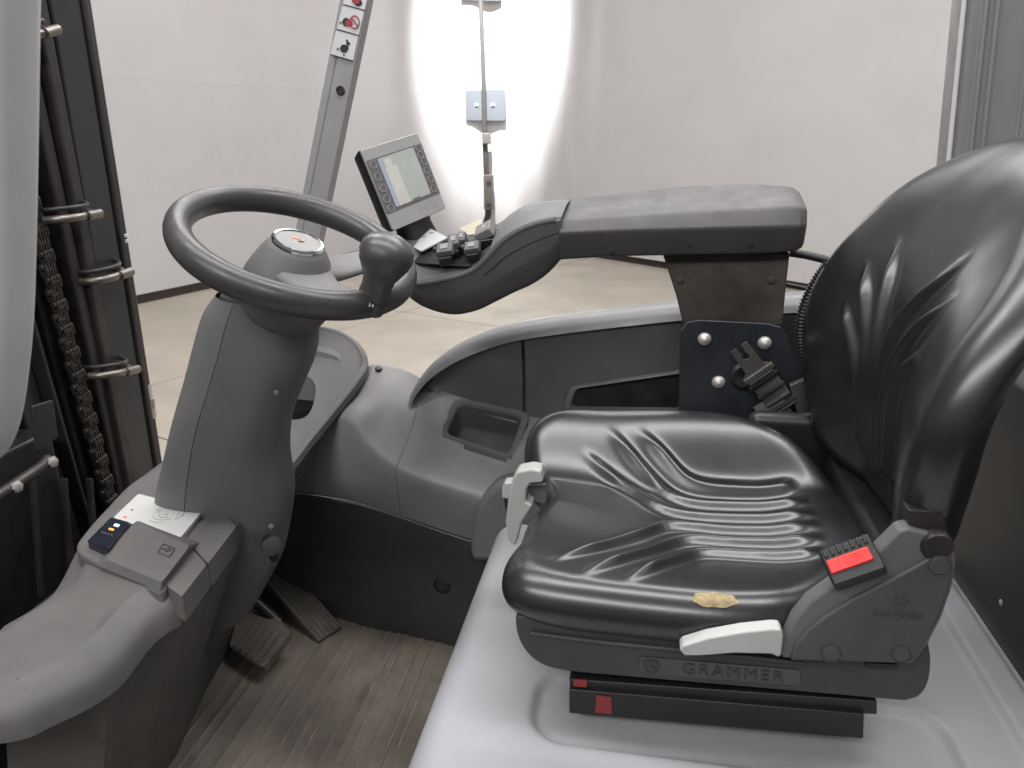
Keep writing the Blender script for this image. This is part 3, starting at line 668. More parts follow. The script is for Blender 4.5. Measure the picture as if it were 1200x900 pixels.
# display on its stalk
D = empty('display', V((-.472, 1.50, 1.6578)), T); D['label'] = 'square grey operating display with keys on both sides'
dn = V((.8318, -.4781, .282)); dx = V((.4378, .8774, .196)); dz = V((-.3411, -.0395, .9392)); dc = V((-.472, 1.50, 1.6578)); hs = .079
def dq(x0, x1, z0, z1, n=0): return [dc+dx*x+dz*z+dn*n for x, z in ((x0, z0), (x1, z0), (x1, z1), (x0, z1))]
def dsl(name, x0, x1, z0, z1, n0, n1, m, r=.002, bevel=.0006, **k):
    q_ = dq(x0, x1, z0, z1, n0); q_ = rounded(q_, r, 3) if r else q_
    return prism(name, q_, dn*(n1-n0), m, D, bevel=bevel, **k)
b0_ = rounded(dq(-hs, hs, -hs, hs, -.004), .006, 4); cc0 = dc-dn*.02
loft('housing', [[dc+(p-dc)*.80-dn*.034 for p in b0_], [dc+(p-dc)*.93-dn*.028 for p in b0_], [dc+(p-dc)*1.01-dn*.006 for p in b0_], b0_], m_black, D, smooth=30)
dsl('bezel', -hs, hs, -hs, hs, -.004, .001, m_bez, r=.006, bevel=.0012)
dsl('key_field', -hs+.001, hs-.001, -.046, .058, .001, .0018, m_keyp, r=.001, bevel=.0003)
dsl('screen', -.050, .052, -.040, .055, .0018, .0024, m_lcd, r=.001, bevel=.0002)
dsl('screen_strip', -.050, -.040, -.040, .055, .0024, .0027, m_lcdb, r=0, bevel=0)
dsl('screen_field', -.039, -.008, -.040, .034, .0024, .0027, m_lcdp, r=0, bevel=0)
dsl('screen_field', -.036, -.018, .034, .050, .0024, .0027, m_lcdp, r=0, bevel=0)
dsl('screen_tab', .0, .02, -.043, -.037, .0024, .0028, m_keyp, r=0, bevel=0)
for side, x_, zs in ((-1, -.064, (.047, .024, .001, -.020, -.038)), (1, .066, (.050, .036, .022, .004, -.014, -.034))):
    for z_ in zs:
        c_ = dc+dx*(x_+.002*random.uniform(-1, 1))+dz*z_+dn*.0019; n_ = 22
        o_ = [ringp(c_, dx*r_, dz*r_*.85, n_, 2.6) for r_ in (.0080, .0070)]
        loft('key', [o_[1], [p+dn*.001 for p in o_[1]], [p+dn*.001 for p in o_[0]], o_[0]], m_keys, D, cap=(False, False), smooth=0)
text('lettering', 'STILL', dc+dx*.035-dz*.0625+dn*.0011, dx, dz, .017, m_keys, D, ext=.0003, space_character=1.5)
# stalk
s0 = dc-dz*.07-dn*.02; s1 = onp(488, 281, -.01)
loft('stalk', [ringp(s0+dz*.02, dx*.045, dn*.016, 24, 4), ringp(s0.lerp(s1, .35), dx*.042, dn*.018, 24, 4), ringp(s1, dx*.040, gx*.030, 24, 4)], m_black, D, smooth=50)

# ---- bracket, plate, bolts, hoses under the armrest
bk = empty('armrest_bracket', PY(860, 420, 1.44), T)
pyprism('bracket', [(776, 296), (926, 296), (922, 330), (917, 382), (801, 382), (792, 345)], 1.440, 1.50, m_brack, bk, bevel=.004, label='brownish steel bracket')
for p in ((797, 328), (904, 328)): lathe('bolt', PY(*p, 1.439), (0, -1, 0), [(.007, 0), (.007, .003), (.004, .004), (0, .0035)], m_brack, bk, n=6)
po = [(795, 486), (797, 400), (798, 388), (806, 377), (820, 375), (898, 379), (914, 383), (922, 393), (930, 420), (938, 432), (948, 437), (960, 437), (960, 500)]
pyprism('plate', po, 1.415, 1.423, m_plate, bk, bevel=.0022, seg=3, label='blue-black steel plate')
for p in ((825.5, 397.5), (896, 402), (842, 448)): lathe('dome_bolt', PY(*p, 1.4145), (0, -1, 0), [(.0125, -.003), (.0125, .002), (.011, .006), (.007, .0095), (0, .011)], m_rivet, bk, n=28)
lathe('grommet', PY(872, 440, 1.413), (0, -1, 0), [(.026, -.002), (.026, .006), (.02, .009), (.012, .007), (0, .006)], m_black, bk, n=28)
tube('cable', [PY(926, 296, 1.47), PY(945, 299, 1.47), PY(966, 304, 1.46), PY(990, 312, 1.46)], .0075, m_black, bk)
tube('bracket_rod', [PY(915, 332, 1.50), PY(935, 336, 1.50), PY(952, 340, 1.50), PY(985, 347, 1.50)], .004, m_brown, bk)
# corrugated conduit
cpath = curve([PY(a, b, 1.44) for a, b in ((972, 310), (957, 332), (944, 360), (939, 390), (942, 418), (950, 445))], 150)
rows = tube_rows(cpath, lambda t: .0115+.0016*math.sin(t*150*math.pi/2.0), 14); loft('corrugated_conduit', rows, m_black, bk, smooth=180)

# ---- operator seat
SE = empty('operator_seat', (.09, 1.13, .951), T); SE['label'] = 'black vinyl suspension seat with ribbed cushion and backrest'
YC = 1.135
def ray_outline(poly, c, n=720):
    """radius of a star-shaped outline as a table over the angle"""
    tab = []; k = len(poly); ang = [math.atan2(p[1]-c[1], p[0]-c[0]) for p in poly]
    for i in range(n):
        t = -math.pi+2*math.pi*i/n; d = (math.cos(t), math.sin(t)); best = 0
        for (x0, y0), (x1, y1) in zip(poly, poly[1:]+poly[:1]):
            ex_, ey_ = x1-x0, y1-y0; den = d[0]*ey_-d[1]*ex_
            if abs(den) < 1e-12: continue
            s = ((x0-c[0])*ey_-(y0-c[1])*ex_)/den; u = ((x0-c[0])*d[1]-(y0-c[1])*d[0])/den
            if s > 0 and -1e-6 <= u <= 1+1e-6: best = max(best, s)
        tab.append(best)
    return lambda t: tab[int((t+math.pi)/(2*math.pi)*n) % n]*(1-((t+math.pi)/(2*math.pi)*n) % 1)+tab[(int((t+math.pi)/(2*math.pi)*n)+1) % n]*(((t+math.pi)/(2*math.pi)*n) % 1)
def ridges(P, lines, w, h, fade=.12):
    """height of the moulded ribs at plan points P (n,2)"""
    Z = np.zeros(len(P))
    for pl_ in lines:
        q = np.array(pl_); L = np.linalg.norm(q[1:]-q[:-1], axis=1); acc = np.concatenate([[0], np.cumsum(L)]); best = np.full(len(P), 9.); bt = np.zeros(len(P))
        for i in range(len(q)-1):
            e = q[i+1]-q[i]; r_ = P-q[i]; t = np.clip(r_@e/(e@e), 0, 1); d = np.hypot(r_[:, 0]-t*e[0], r_[:, 1]-t*e[1])
            k = d < best; best[k] = d[k]; bt[k] = ((acc[i]+t*L[i])/acc[-1])[k]
        f = np.clip(bt/fade, 0, 1); f = f*f*(3-2*f); g = np.clip((1-bt)/.20, 0, 1); g = g*g*(3-2*g)
        wv = w*(1.05-.45*np.clip((bt-.5)*2, 0, 1)); Z = np.maximum(Z, h*np.exp(-(best/wv)**2*.9)*f*g)
    return Z
def smooth_line(pts, n=26): return [(p.x, p.y) for p in curve([V((a, b, 0)) for a, b in pts], n)]
half = [[(.292, .020), (.16, .020), (.062, .024), (.0, .075), (-.098, .150)], [(.290, .062), (.16, .061), (.082, .067), (.02, .118), (-.055, .188)], [(.282, .102), (.18, .101), (.102, .108), (.05, .145), (.0, .186)]]
cl = []
half_n = [[(.292, .020), (.16, .020), (.062, .024), (.0, .085), (-.115, .205)], [(.290, .062), (.16, .061), (.082, .067), (.02, .132), (-.068, .232)], [(.282, .102), (.18, .101), (.102, .108), (.05, .162), (-.006, .232)]]
for h_, hn in zip(half, half_n):
    cl.append(smooth_line([(a, YC-b) for a, b in hn])); cl.append(smooth_line([(a, YC+b) for a, b in h_]))
c_out = [(-.168, 1.03), (-.178, .955), (-.160, .897), (-.095, .872), (.02, .868), (.14, .872), (.225, .895), (.285, .95), (.35, 1.03), (.385, 1.135), (.35, 1.235), (.275, 1.325), (.18, 1.383), (.05, 1.40), (-.09, 1.397), (-.165, 1.375), (-.20, 1.32), (-.190, 1.255), (-.160, 1.205), (-.150, 1.15), (-.165, 1.09)]
c_out = [(p.x, p.y) for p in curve([V((a, b, 0)) for a, b in c_out], 160, True)]
cc0 = (.08, 1.135); ro_ = ray_outline(c_out, cc0)
def ctop(x, y):
    v = (y-YC)/.265
    z = 1.165+.088*sst(.30, .86, v)+.014*sst(.35, .85, -v)
    z += .022*sst(.20, .34, x)+.010*sst(.0, -.15, x)*(1-abs(v))-.012*math.exp(-((x-.12)/.12)**2-((y-YC)/.16)**2)
    z += .012*sst(-.1, .15, x)*sst(.3, .9, v)
    return z
def blob(name, nn, pos, m, parent, label=None, lines=None, w=.01, h=.008, axis=2, sign=1):
    vs_, fs, pc, wt = [], [], [], []
    for j in range(nn+1):
        for i in range(nn+1):
            p, q, e = pos(-1+2*i/nn, -1+2*j/nn); vs_.append(p); pc.append(q); wt.append(e)
    r_ = ridges(np.array(pc), lines, w, h)*np.array(wt)
    for p, d in zip(vs_, r_): p[axis] += sign*d
    for j in range(nn):
        for i in range(nn):
            a = j*(nn+1)+i; fs.append((a, a+1, a+nn+2, a+nn+1))
    return mesh(name, vs_, fs, m, parent, smooth=180, label=label)
M0 = .80
def edgeprof(m, r0, zr, depth):
    """m in [M0,1] -> (plan scale, drop)"""
    t = (m-M0)/(1-M0)
    if t < .6:
        a = t/.6*math.pi/2; return r0+(1-r0)*math.sin(a), -zr*(1-math.cos(a))
    s = (t-.6)/.4; return 1-.035*s*s, -zr-(depth-zr)*s
def cpos(u, v):
    m = max(abs(u), abs(v))
    if m < 1e-9: return V((cc0[0], cc0[1], ctop(*cc0))), cc0, 1
    # square -> angle, corner pull
    t = math.atan2(v, u); rad = ro_(t)
    if m <= M0: s, dz_ = m/M0*.85, 0
    else: s, dz_ = edgeprof(m, .85, .042, .075)
    x, y = cc0[0]+math.cos(t)*rad*s, cc0[1]+math.sin(t)*rad*s
    z = ctop(x, y)
    e = 1-sst(.86, .99, s)
    if m > M0:
        bot = 1.114+.012*sst(1.2, 1.4, y)
        tt = (m-M0)/(1-M0)
        if tt > .6: z = (z-.042)*(1-(tt-.6)/.4)+bot*((tt-.6)/.4)
        else: z += dz_
        # shallow welt running round the side
    z += .0010*noise.noise(V((x*9, y*9, 0)))
    return V((x, y, z)), (x, y), e
cush = blob('cushion', 250, cpos, m_vinyl, SE, 'glossy black ribbed seat cushion', cl, .0120, .0130)
# torn spot with bare foam on the near edge
dg = None
from mathutils.bvhtree import BVHTree
cbv = BVHTree.FromPolygons([v_.co for v_ in cush.data.vertices], [tuple(p.vertices) for p in cush.data.polygons])
def near_edge(px, py): return cbv.ray_cast(CAM, ray(px, py).normalized())[0]
fp = []
for i in range(30):
    t = 2*math.pi*i/30; rr_ = 1+.16*noise.noise(V((math.cos(t)*2, math.sin(t)*2, 5)))+.06*math.sin(7*t)
    fp.append(near_edge(838+27*rr_*math.cos(t), 703+9*rr_*math.sin(t)+1.5*math.cos(t)))
fc = near_edge(838, 703); fnrm = V((0, -.75, .66))
loft('exposed_foam', [[p-fnrm*.003 for p in fp], [p+fnrm*.0012 for p in fp], [p.lerp(fc, .14)+fnrm*.0016 for p in fp], [p.lerp(fc, .5)+fnrm*.0042 for p in fp], [p.lerp(fc, .85)+fnrm*.0040 for p in fp]], m_foam, SE, smooth=60)['label'] = 'torn spot with bare yellow foam'
# backrest
b_out = [(-.0, 1.745), (.085, 1.738), (.152, 1.705), (.208, 1.645), (.248, 1.575), (.272, 1.50), (.282, 1.42), (.268, 1.34), (.232, 1.27), (.18, 1.215), (.09, 1.20)]
bo = b_out+[(-a, z) for a, z in b_out[::-1][0:-1]]
bo = [(p.x, p.y) for p in curve([V((a, z, 0)) for a, z in bo], 160, True)]
bc = (0, 1.45); rb = ray_outline(bo, bc)
XB = [(1.18, .300), (1.28, .292), (1.37, .286), (1.45, .286), (1.52, .297), (1.6, .328), (1.68, .372), (1.74, .428), (1.78, .47)]
XBc = curve([V((z, x, 0)) for z, x in XB], 80); XBt = [(p.x, p.y) for p in XBc]
hb = [[(1.235, .012), (1.36, .016), (1.46, .020), (1.53, .045), (1.61, .095)], [(1.25, .034), (1.36, .042), (1.44, .052), (1.50, .085), (1.565, .135)], [(1.27, .056), (1.35, .068), (1.41, .082), (1.46, .115), (1.50, .148)]]
bl = []
for h_ in hb:
    bl.append(smooth_line([(z, a) for z, a in h_])); bl.append(smooth_line([(z, -a) for z, a in h_]))
def bfront(a, z):
    k = abs(a)/max(.06, lut([(1.2, .25), (1.42, .28), (1.6, .235), (1.7, .17), (1.75, .1)], z))
    dcn = lut([(1.2, .060), (1.32, .054), (1.45, .044), (1.56, .028), (1.66, .010), (1.74, .0)], z)
    tw = sst(1.40, 1.66, z)
    return lut(XBt, z)+.012-.06*a+tw*(.030-.13*a)+dcn*(1-sst(.20, .95, k))
def bpos(u, v):
    m = max(abs(u), abs(v)); t = math.atan2(v, u) if m > 1e-9 else 0; rad = rb(t)
    if m <= M0: s = m/M0*.86; back = 0
    else:
        tt = (m-M0)/(1-M0)
        if tt < .55:
            g_ = tt/.55*math.pi/2; s = .86+.14*math.sin(g_); back = .040*(1-math.cos(g_))
        else:
            g_ = (tt-.55)/.45; s = 1-.12*g_*g_; back = .040+.040*g_
    a, z = bc[0]+math.cos(t)*rad*s, bc[1]+math.sin(t)*rad*s
    x = bfront(a, z)
    e = 1-sst(.72, .9, s)
    x += back+.0012*noise.noise(V((a*18, z*18, 7)))
    return V((x, YC+a, z)), (z, a), e
blob('backrest', 240, bpos, m_vinyl, SE, 'glossy black backrest with side bolsters', bl, .0105, .015, 0, -1)
# backrest rear shell
rows = []
for k, b_ in ((.90, .062), (.88, .088), (.76, .108), (.4, .115)):
    rows.append([V((bfront(bc[0]+(a-bc[0])*k*.9, bc[1]+(z-bc[1])*k*.9)*.35+lut(XBt, bc[1]+(z-bc[1])*k)*.65+b_, YC+a*k, bc[1]+(z-bc[1])*k)) for a, z in bo[::2]])
loft('back_shell', rows, m_shell, SE, cap=(False, True), smooth=60)
box('recline_frame', (.20, 1.345, 1.02), (.46, 1.385, 1.27), m_black, SE, bevel=.02)
box('rear_frame', (.335, .93, 1.08), (.395, 1.345, 1.21), m_black, SE, bevel=.015)
# suspension base
ob = [(604, 722), (605, 738), (611, 756), (624, 772), (645, 783), (680, 789), (1060, 822), (1078, 816), (1088, 800), (1091, 775), (1088, 752), (900, 742)]
pts = [PY(a, b, .892) for a, b in ob]
nr = curve(pts[:6], 22)+curve(pts[6:11], 16)+pts[11:]
prism('seat_base', nr, (0, .47, 0), m_shell, SE, bevel=.022, seg=5, label='dark plastic seat base with embossed lettering')
# moulded ledge line on base
tube('base_bead', curve([PY(622, 742, .890), PY(700, 752, .889), PY(800, 762, .889), PY(940, 777, .889)], 30), .0035, m_shell, SE)
bx, bz = V((1, 0, .012)), V((0, .05, 1))
dpl = [PY(749, 770, .8895), PY(938, 786, .8895), PY(938, 804, .8895), PY(749, 789, .8895)]
prism('lettering_recess', rounded(dpl, .004, 3), (0, .002, 0), m_dark, SE, bevel=.0008)
ex1 = (dpl[1]-dpl[0]).normalized(); ez1 = V((0, -1, 0)).cross(ex1); ez1 = ez1 if ez1.z > 0 else -ez1
gl = (dpl[0]+dpl[1]+dpl[2]+dpl[3])/4
text('lettering', 'GRAMMER', gl+ex1*.018+V((0, -.0008, 0)), ex1, ez1, .0245, m_shell, SE, ext=.0012, space_character=1.22)
em = PY(763.5, 781, .8885)
def emblem(c, r_, m):
    rr0 = [ringp(c, ex1*q_, ez1*q_, 28) for q_ in (r_, r_*.84)]
    loft('emblem', [rr0[1], [p+V((0, -.0012, 0)) for p in rr0[1]], [p+V((0, -.0012, 0)) for p in rr0[0]], rr0[0]], m, SE, cap=(False, False), smooth=0)
    for t in (math.pi/2, math.pi*7/6, math.pi*11/6):
        tube('emblem', [c, c+ex1*math.cos(t)*r_*.85+ez1*math.sin(t)*r_*.85], r_*.12, m, SE, n=6)
emblem(em, .011, m_shell)
# slide rails on the hood
rl = pyprism('slide_rail', [(667, 796), (1028, 822), (1028, 838), (668, 812)], .905, .955, m_black, SE, bevel=.002)
pyprism('lower_rail', [(667, 808), (1013, 837), (1012, 866), (667, 836)], .897, .958, m_black, SE, bevel=.002)
rl2 = rl.copy(); COL.objects.link(rl2); rl2.location.y += .40
prism('red_tag', [PY(699, 815, .8955), PY(716, 817, .8955), PY(717, 837, .8955), PY(697, 835, .8955)], (0, .001, 0), m_redt, SE, bevel=0)
pyprism('rail_end', [(672, 797), (688, 798), (688, 806), (672, 805)], .899, .903, m_redt, SE, bevel=.001)
# recliner cover on the near side
rcv = [(915, 772), (919, 752), (930, 728), (948, 706), (975, 687), (1010, 664), (1036, 640), (1046, 630), (1054, 622), (1064, 619), (1076, 622), (1110, 630), (1119, 640), (1121, 662), (1116, 690), (1104, 725), (1088, 756), (1070, 779), (1000, 777)]
YR = .852
out = [PY(a, b, YR+.012) for a, b in rcv]; cR = sum(out, V())/len(out)
rcw = prism('recliner_cover', out, (0, .026, 0), m_cover2, SE, bevel=.006, seg=3, label='grey recliner cover at the near side of the seat')
inn = [(926, 775), (932, 757), (945, 740), (968, 722), (1000, 702), (1040, 682), (1080, 660), (1100, 648), (1116, 648), (1118, 668), (1112, 694), (1100, 726), (1085, 754), (1069, 777), (1000, 776)]
oi = [PY(a, b, YR+.006) for a, b in inn]
prism('cover_face', oi, (0, .012, 0), m_cover, SE, bevel=.004, seg=3)
def ringmark(px, py, r_):
    c_ = PY(px, py, YR+.0055)
    o2 = [ringp(c_, V((r_*q_, 0, 0)), V((0, 0, r_*q_)), 30) for q_ in (1, .90)]
    loft('screw_cap', [o2[1], [p+V((0, -.0012, 0)) for p in o2[1]], [p+V((0, -.0012, 0)) for p in o2[0]], o2[0]], m_dark, SE, cap=(False, False), smooth=0)
    loft('screw_cap', [ringp(c_+V((0, -.0004, 0)), V((r_*.86, 0, 0)), V((0, 0, r_*.86)), 30), ringp(c_+V((0, -.0014, 0)), V((r_*.8, 0, 0)), V((0, 0, r_*.8)), 30)], m_cover, SE, smooth=40)
ringmark(1101, 663, .0135); ringmark(974, 766, .0125); ringmark(1056, 767, .0115)
emblem(PY(1057, 703, YR+.0055), .009, m_dark)
text('lettering', 'GRAMMER', PY(1052, 721, YR+.0052), ex1, ez1, .0115, m_dark, SE, ext=.0008, space_character=1.1)
pyprism('slot', [(1015, 777), (1052, 779), (1052, 784), (1015, 782)], .880, .893, m_black, SE, bevel=0)
# hinge at the top of the recliner
hg = PY(1087, 613, .90)
lathe('hinge_pin', hg+V((.0, -.042, -.010)), (0, 1, 0), [(.0, 0), (.016, 0), (.018, .003), (.018, .05), (0, .05)], m_steel, SE, n=24)
pyprism('hinge_plate', [(1064, 597), (1106, 599), (1114, 634), (1066, 626)], .872, .905, m_steel, SE, bevel=.003)
# near grey lever
lv = [(796, 762), (800, 757), (830, 748), (870, 741), (905, 737.5), (915, 738), (918, 744), (916, 768), (912, 771), (905, 767), (860, 766), (820, 769), (802, 769)]
pyprism('tilt_lever', lv, .846, .868, m_leverw, SE, bevel=.004, seg=3, label='light grey lever below the cushion')
# front adjusting handle
hd = [(596, 635), (592, 612), (596, 580), (601, 560), (606, 553), (622, 550), (634, 552), (636, 566), (621, 567), (617, 574), (616, 588), (624, 593), (612, 612), (604, 640)]
pyprism('front_handle', hd, 1.13, 1.165, m_leverw, SE, bevel=.004, seg=3, label='light grey handle at the front of the cushion')
pyprism('handle_button', [(588, 572), (591, 566), (600, 566), (600, 586), (588, 584)], 1.165, 1.19, m_leverw, SE, bevel=.003)
pyprism('handle_latch', [(590, 584), (600, 585), (597, 604), (592, 598)], 1.168, 1.185, m_black, SE, bevel=.002)
pyprism('handle_tag', [(618, 570), (640, 568), (640, 590), (618, 588)], 1.160, 1.168, m_cover2, SE, bevel=.001)
# belt buckle with red button
bcn = PY(998, 657, .852); bx1 = (PY(1030, 648, .852)-PY(968, 670, .852)).normalized(); bn = V((-.15, -.62, .77)); bn = (bn-bx1*bn.dot(bx1)).normalized(); by = bn.cross(bx1)
obox('buckle', bcn-bn*.008, bx1, by, bn, .031, .023, .013, m_black, SE, bevel=.004, seg=3, smooth=40)
obox('release_button', bcn+bn*.0055-by*.001-bx1*.002, bx1, by, bn, .025, .0085, .0035, m_red, SE, bevel=.002, label='red belt release button')
for i in range(7): obox('buckle_rib', bcn+bn*.0055+by*.0165+bx1*(-.024+.008*i), bx1, by, bn, .0022, .005, .0025, m_black, SE, bevel=.001)
# belt: tongue plate, webbing and retractor piece lying over the plate
ty = 1.392
t_ex = (PY(930, 480, ty)-PY(872, 404, ty)).normalized(); t_n = V((-.1, -1, .15)); t_n = (t_n-t_ex*t_n.dot(t_ex)).normalized(); t_ey = t_n.cross(t_ex)
tb = PY(865, 406, ty)
def tp(a, b, h=0): return tb+t_ex*a+t_ey*b+t_n*h
# tongue with its keyhole slot: two prongs around a hole
hole_c = (.022, 0); outl = []
pr = [(0, .017), (0, .005), (.012, .004)]+[(.022-.0065*math.cos(t)*1, .0065*math.sin(t)) for t in [math.pi*.18+i*(2*math.pi-.36*math.pi)/14 for i in range(15)]]+[(.012, -.004), (0, -.005), (0, -.017), (.05, -.019), (.055, -.026), (.082, -.026), (.082, .026), (.055, .026), (.05, .019)]
prism('belt_tongue', [tp(a, b) for a, b in pr], t_n*.0035, m_tongue, SE, bevel=.0008)
loft('tongue_grip', [ringp(tp(.062, 0, .004), t_ex*.016, t_n*.010, 20, 3)]+[ringp(tp(.062, b, .004), t_ex*.016, t_n*.010, 20, 3) for b in (.01, .026)], m_black, SE) if False else None
obox('tongue_bar', tp(.062, 0, .004), t_ex, t_ey, t_n, .006, .031, .006, m_tongue, SE, bevel=.003, seg=3)
obox('tongue_bar', tp(.078, 0, .003), t_ex, t_ey, t_n, .004, .030, .006, m_black, SE, bevel=.002, seg=3)
rows = []
for i in range(24):
    a = .066+i*.0035; h = .006+.004*math.sin(i*.9)+.002*math.sin(i*2.1)
    rows.append([tp(a, b, h+dh) for b, dh in ((-.0245, 0), (-.023, .0015), (.023, .0015), (.0245, 0), (.023, -.0015), (-.023, -.0015))])
loft('belt_webbing', rows, m_webb, SE, smooth=50)
for a in (.10, .135): obox('belt_keeper', tp(a, 0, .009), t_ex, t_ey, t_n, .003, .027, .002, m_webb, SE, bevel=.001)
rows = []
for i in range(16):
    a = .112+i*.006; rows.append([tp(a, b-.012-i*.0005, .000+.006*math.sin(i*.35)+dh) for b, dh in ((-.033, 0), (-.032, .0015), (.02, .0015), (.022, 0), (.02, -.0015), (-.032, -.0015))])
loft('belt_webbing', rows, m_cover, SE, smooth=50)
pyprism('belt_anchor', [(925, 452), (948, 442), (952, 490), (935, 486), (930, 470)], 1.385, 1.40, m_tongue, SE, bevel=.002)

# ---- pedals
PD = PZ(374, 748, .525)
ac_f = [PZ(401, 734, .53), PZ(374, 752, .53)]            # foot end, far and near corner
adir = (PX(318, 664, -.93)-(ac_f[0]+ac_f[1])/2)
aw = (ac_f[0]-ac_f[1]); an = aw.cross(adir).normalized(); an = an if an.z > 0 else -an
rows = []
for t in (0, .01, .5, 1):
    c0_ = ac_f[1]+adir*t; rows.append([c0_, c0_+aw, c0_+aw-an*.018, c0_-an*.018])
ap = loft('accelerator_pedal', rows, m_pedal, T, bevel=.004, smooth=30, label='long ribbed accelerator pedal')
for i in range(5):
    s_ = ac_f[1]+aw*(.12+.19*i)
    prism('tread_rib', [s_+an*.0005, s_+aw*.09+an*.0005, s_+aw*.09+adir+an*.0005, s_+adir+an*.0005], an*.003, m_pedal, ap, bevel=.001)
bp = [(268, 757), (308, 783), (341, 740), (325, 724), (298, 716), (276, 728)]
bq = [PZ(a, b, z) for (a, b), z in zip(bp, (.60, .59, .625, .64, .645, .63))]
bnm = (bq[1]-bq[0]).cross(bq[2]-bq[0]).normalized(); bnm = bnm if bnm.z > 0 else -bnm
bpd = prism('brake_pedal', rounded(bq, .01, 3), -bnm*.022, m_pedal, T, bevel=.005, seg=3, label='ribbed brake pedal pad')
bu = (bq[1]-bq[0]); bvv = (bq[4]-bq[0])
for i in range(5):
    s_ = bq[0]+bu*(.12+.17*i)+bnm*.0035+bvv*.06
    prism('tread_rib', [s_, s_+bu*.08, s_+bu*.08+bvv*.78, s_+bvv*.78], bnm*.003, m_pedal, bpd, bevel=.001)
tube('pedal_arm', [bq[3]-bnm*.02, bq[3]+V((-.10, .02, .06)), bq[3]+V((-.2, .03, .2))], .014, m_black, bpd)

# ---- overhead guard posts
gp = empty('overhead_guard', PY(380, 380, 1.66), T)
L_ = [PY(395, 0, 1.62), PY(350, 236, 1.62)]; dL = (L_[0]-L_[1]).normalized()
b_ = L_[1]-dL*.42; t_ = L_[0]+dL*.5
def post(name, b, t, prof_, m, lab):
    ax = (t-b).normalized(); rows = [[b+V((x, y, 0)) for x, y in prof_], [t+V((x, y, 0)) for x, y in prof_]]
    return loft(name, rows, m, gp, bevel=.004, seg=3, smooth=40, label=lab)
w_ = (PY(430, 0, 1.62)-L_[0]).length
fp_ = post('front_post', b_, t_, [(0, .012), (.020, .0), (.023, .004), (.026, 0), (w_*1.05, 0), (w_*1.06, .03), (0, .03)], m_postg, 'grey front post with warning stickers')
# stickers lie on the post's near face
pu = dL; pxv = V((1, 0, 0)); pnn = V((0, -1, 0)); pxv2 = (pxv-pu*0).normalized()
def sp_(px, py, n=.0012):
    d = ray(px, py); o_ = L_[0]+pnn*n; fn = pxv.cross(pu).normalized(); t = (o_-CAM).dot(fn)/d.dot(fn); return CAM+d*t
def sq(name, pix, n, m, r=0): 
    q_ = [sp_(a, b, n) for a, b in pix]
    return prism(name, rounded(q_, r, 3) if r else q_, (0, -.0006, 0), m, gp, bevel=0, smooth=0)
sq('warning_sticker', [(387, 63), (414, 71), (420, 42), (394, 35)], .001, m_stick)
sq('warning_sticker', [(395, 33.5), (420.5, 41), (427, 12.5), (401.5, 6)], .001, m_stick)
sq('warning_sticker', [(402, 4.5), (427.5, 11.5), (434, -18), (409, -25)], .001, m_stick)
for (x0, y0) in ((387, 64.5), (394.3, 35), (401.7, 5.8)): sq('sticker_line', [(x0, y0), (x0+26.5, y0+7.2), (x0+26.3, y0+6.2), (x0+.2, y0-1)], .0017, m_ink)
def blobp(cx, cy, r_, m, n=.0018, sx=1, seed=0):
    sq('pictogram', [(cx+r_*sx*math.cos(i*math.pi/6)*(1+.28*noise.noise(V((i*1.7, seed, 0)))), cy+r_*math.sin(i*math.pi/6)*(1+.28*noise.noise(V((i*1.3, seed, 4))))) for i in range(12)], n, m)
blobp(403.5, 57, 5.0, m_ink, seed=1); blobp(408, 51, 2.3, m_ink, seed=2); blobp(406.5, 47.5, 1.3, m_ink, seed=3); blobp(396, 57.5, 1.4, m_keyp, seed=4); blobp(403, 64.5, 1.2, m_keyp, seed=5)
blobp(406, 26, 5.0, m_ink, seed=6); blobp(409, 27, 4.2, m_inkr, n=.0024, seed=7); blobp(399, 26.5, 1.3, m_keyp, seed=8)
n24 = [(415.5+6.0*math.cos(i*math.pi/12), 26+8.2*math.sin(i*math.pi/12)) for i in range(25)]
for a, b in zip(n24, n24[1:]):
    k_ = .80; sq('prohibition_ring', [a, b, (415.5+(b[0]-415.5)*k_, 26+(b[1]-26)*k_), (415.5+(a[0]-415.5)*k_, 26+(a[1]-26)*k_)], .0028, m_inkr)
sq('prohibition_ring', [(411, 21.5), (412.3, 20), (420, 30.5), (419, 32)], .003, m_inkr)
blobp(420, 3.0, 4.6, m_ink, seed=9); blobp(417, 0, 5, m_inkr, n=.0024, seed=11)
lathe('bolt_hole', sp_(399, 106, .001), (0, -1, 0), [(.0095, 0), (.0095, .0015), (.007, .002), (.006, -.0005), (0, -.0005)], m_ink, gp, n=20)
# rear post
rb_ = PY(1119, 170, 1.60); rt_ = PY(1136, 0, 1.60); dR = (rt_-rb_).normalized()
post('rear_post', rb_-dR*.9, rt_+dR*.4, [(0, .02), (.004, 0), (.022, 0), (.024, -.006), (.030, -.006), (.032, 0), (.040, 0), (.042, -.008), (.048, -.008), (.052, .004), (.105, .004), (.107, -.004), (.113, -.004), (.118, .004), (.125, .03), (.125, .09), (0, .09)], m_postr, 'grey ribbed rear post')
tube('light_line', [rb_+V((-.004, .012, 0))-dR*.8, rt_+V((-.004, .012, 0))+dR*.3], .0045, m_stick, gp, n=8)  # line of light along the post's edge, drawn as a white strip
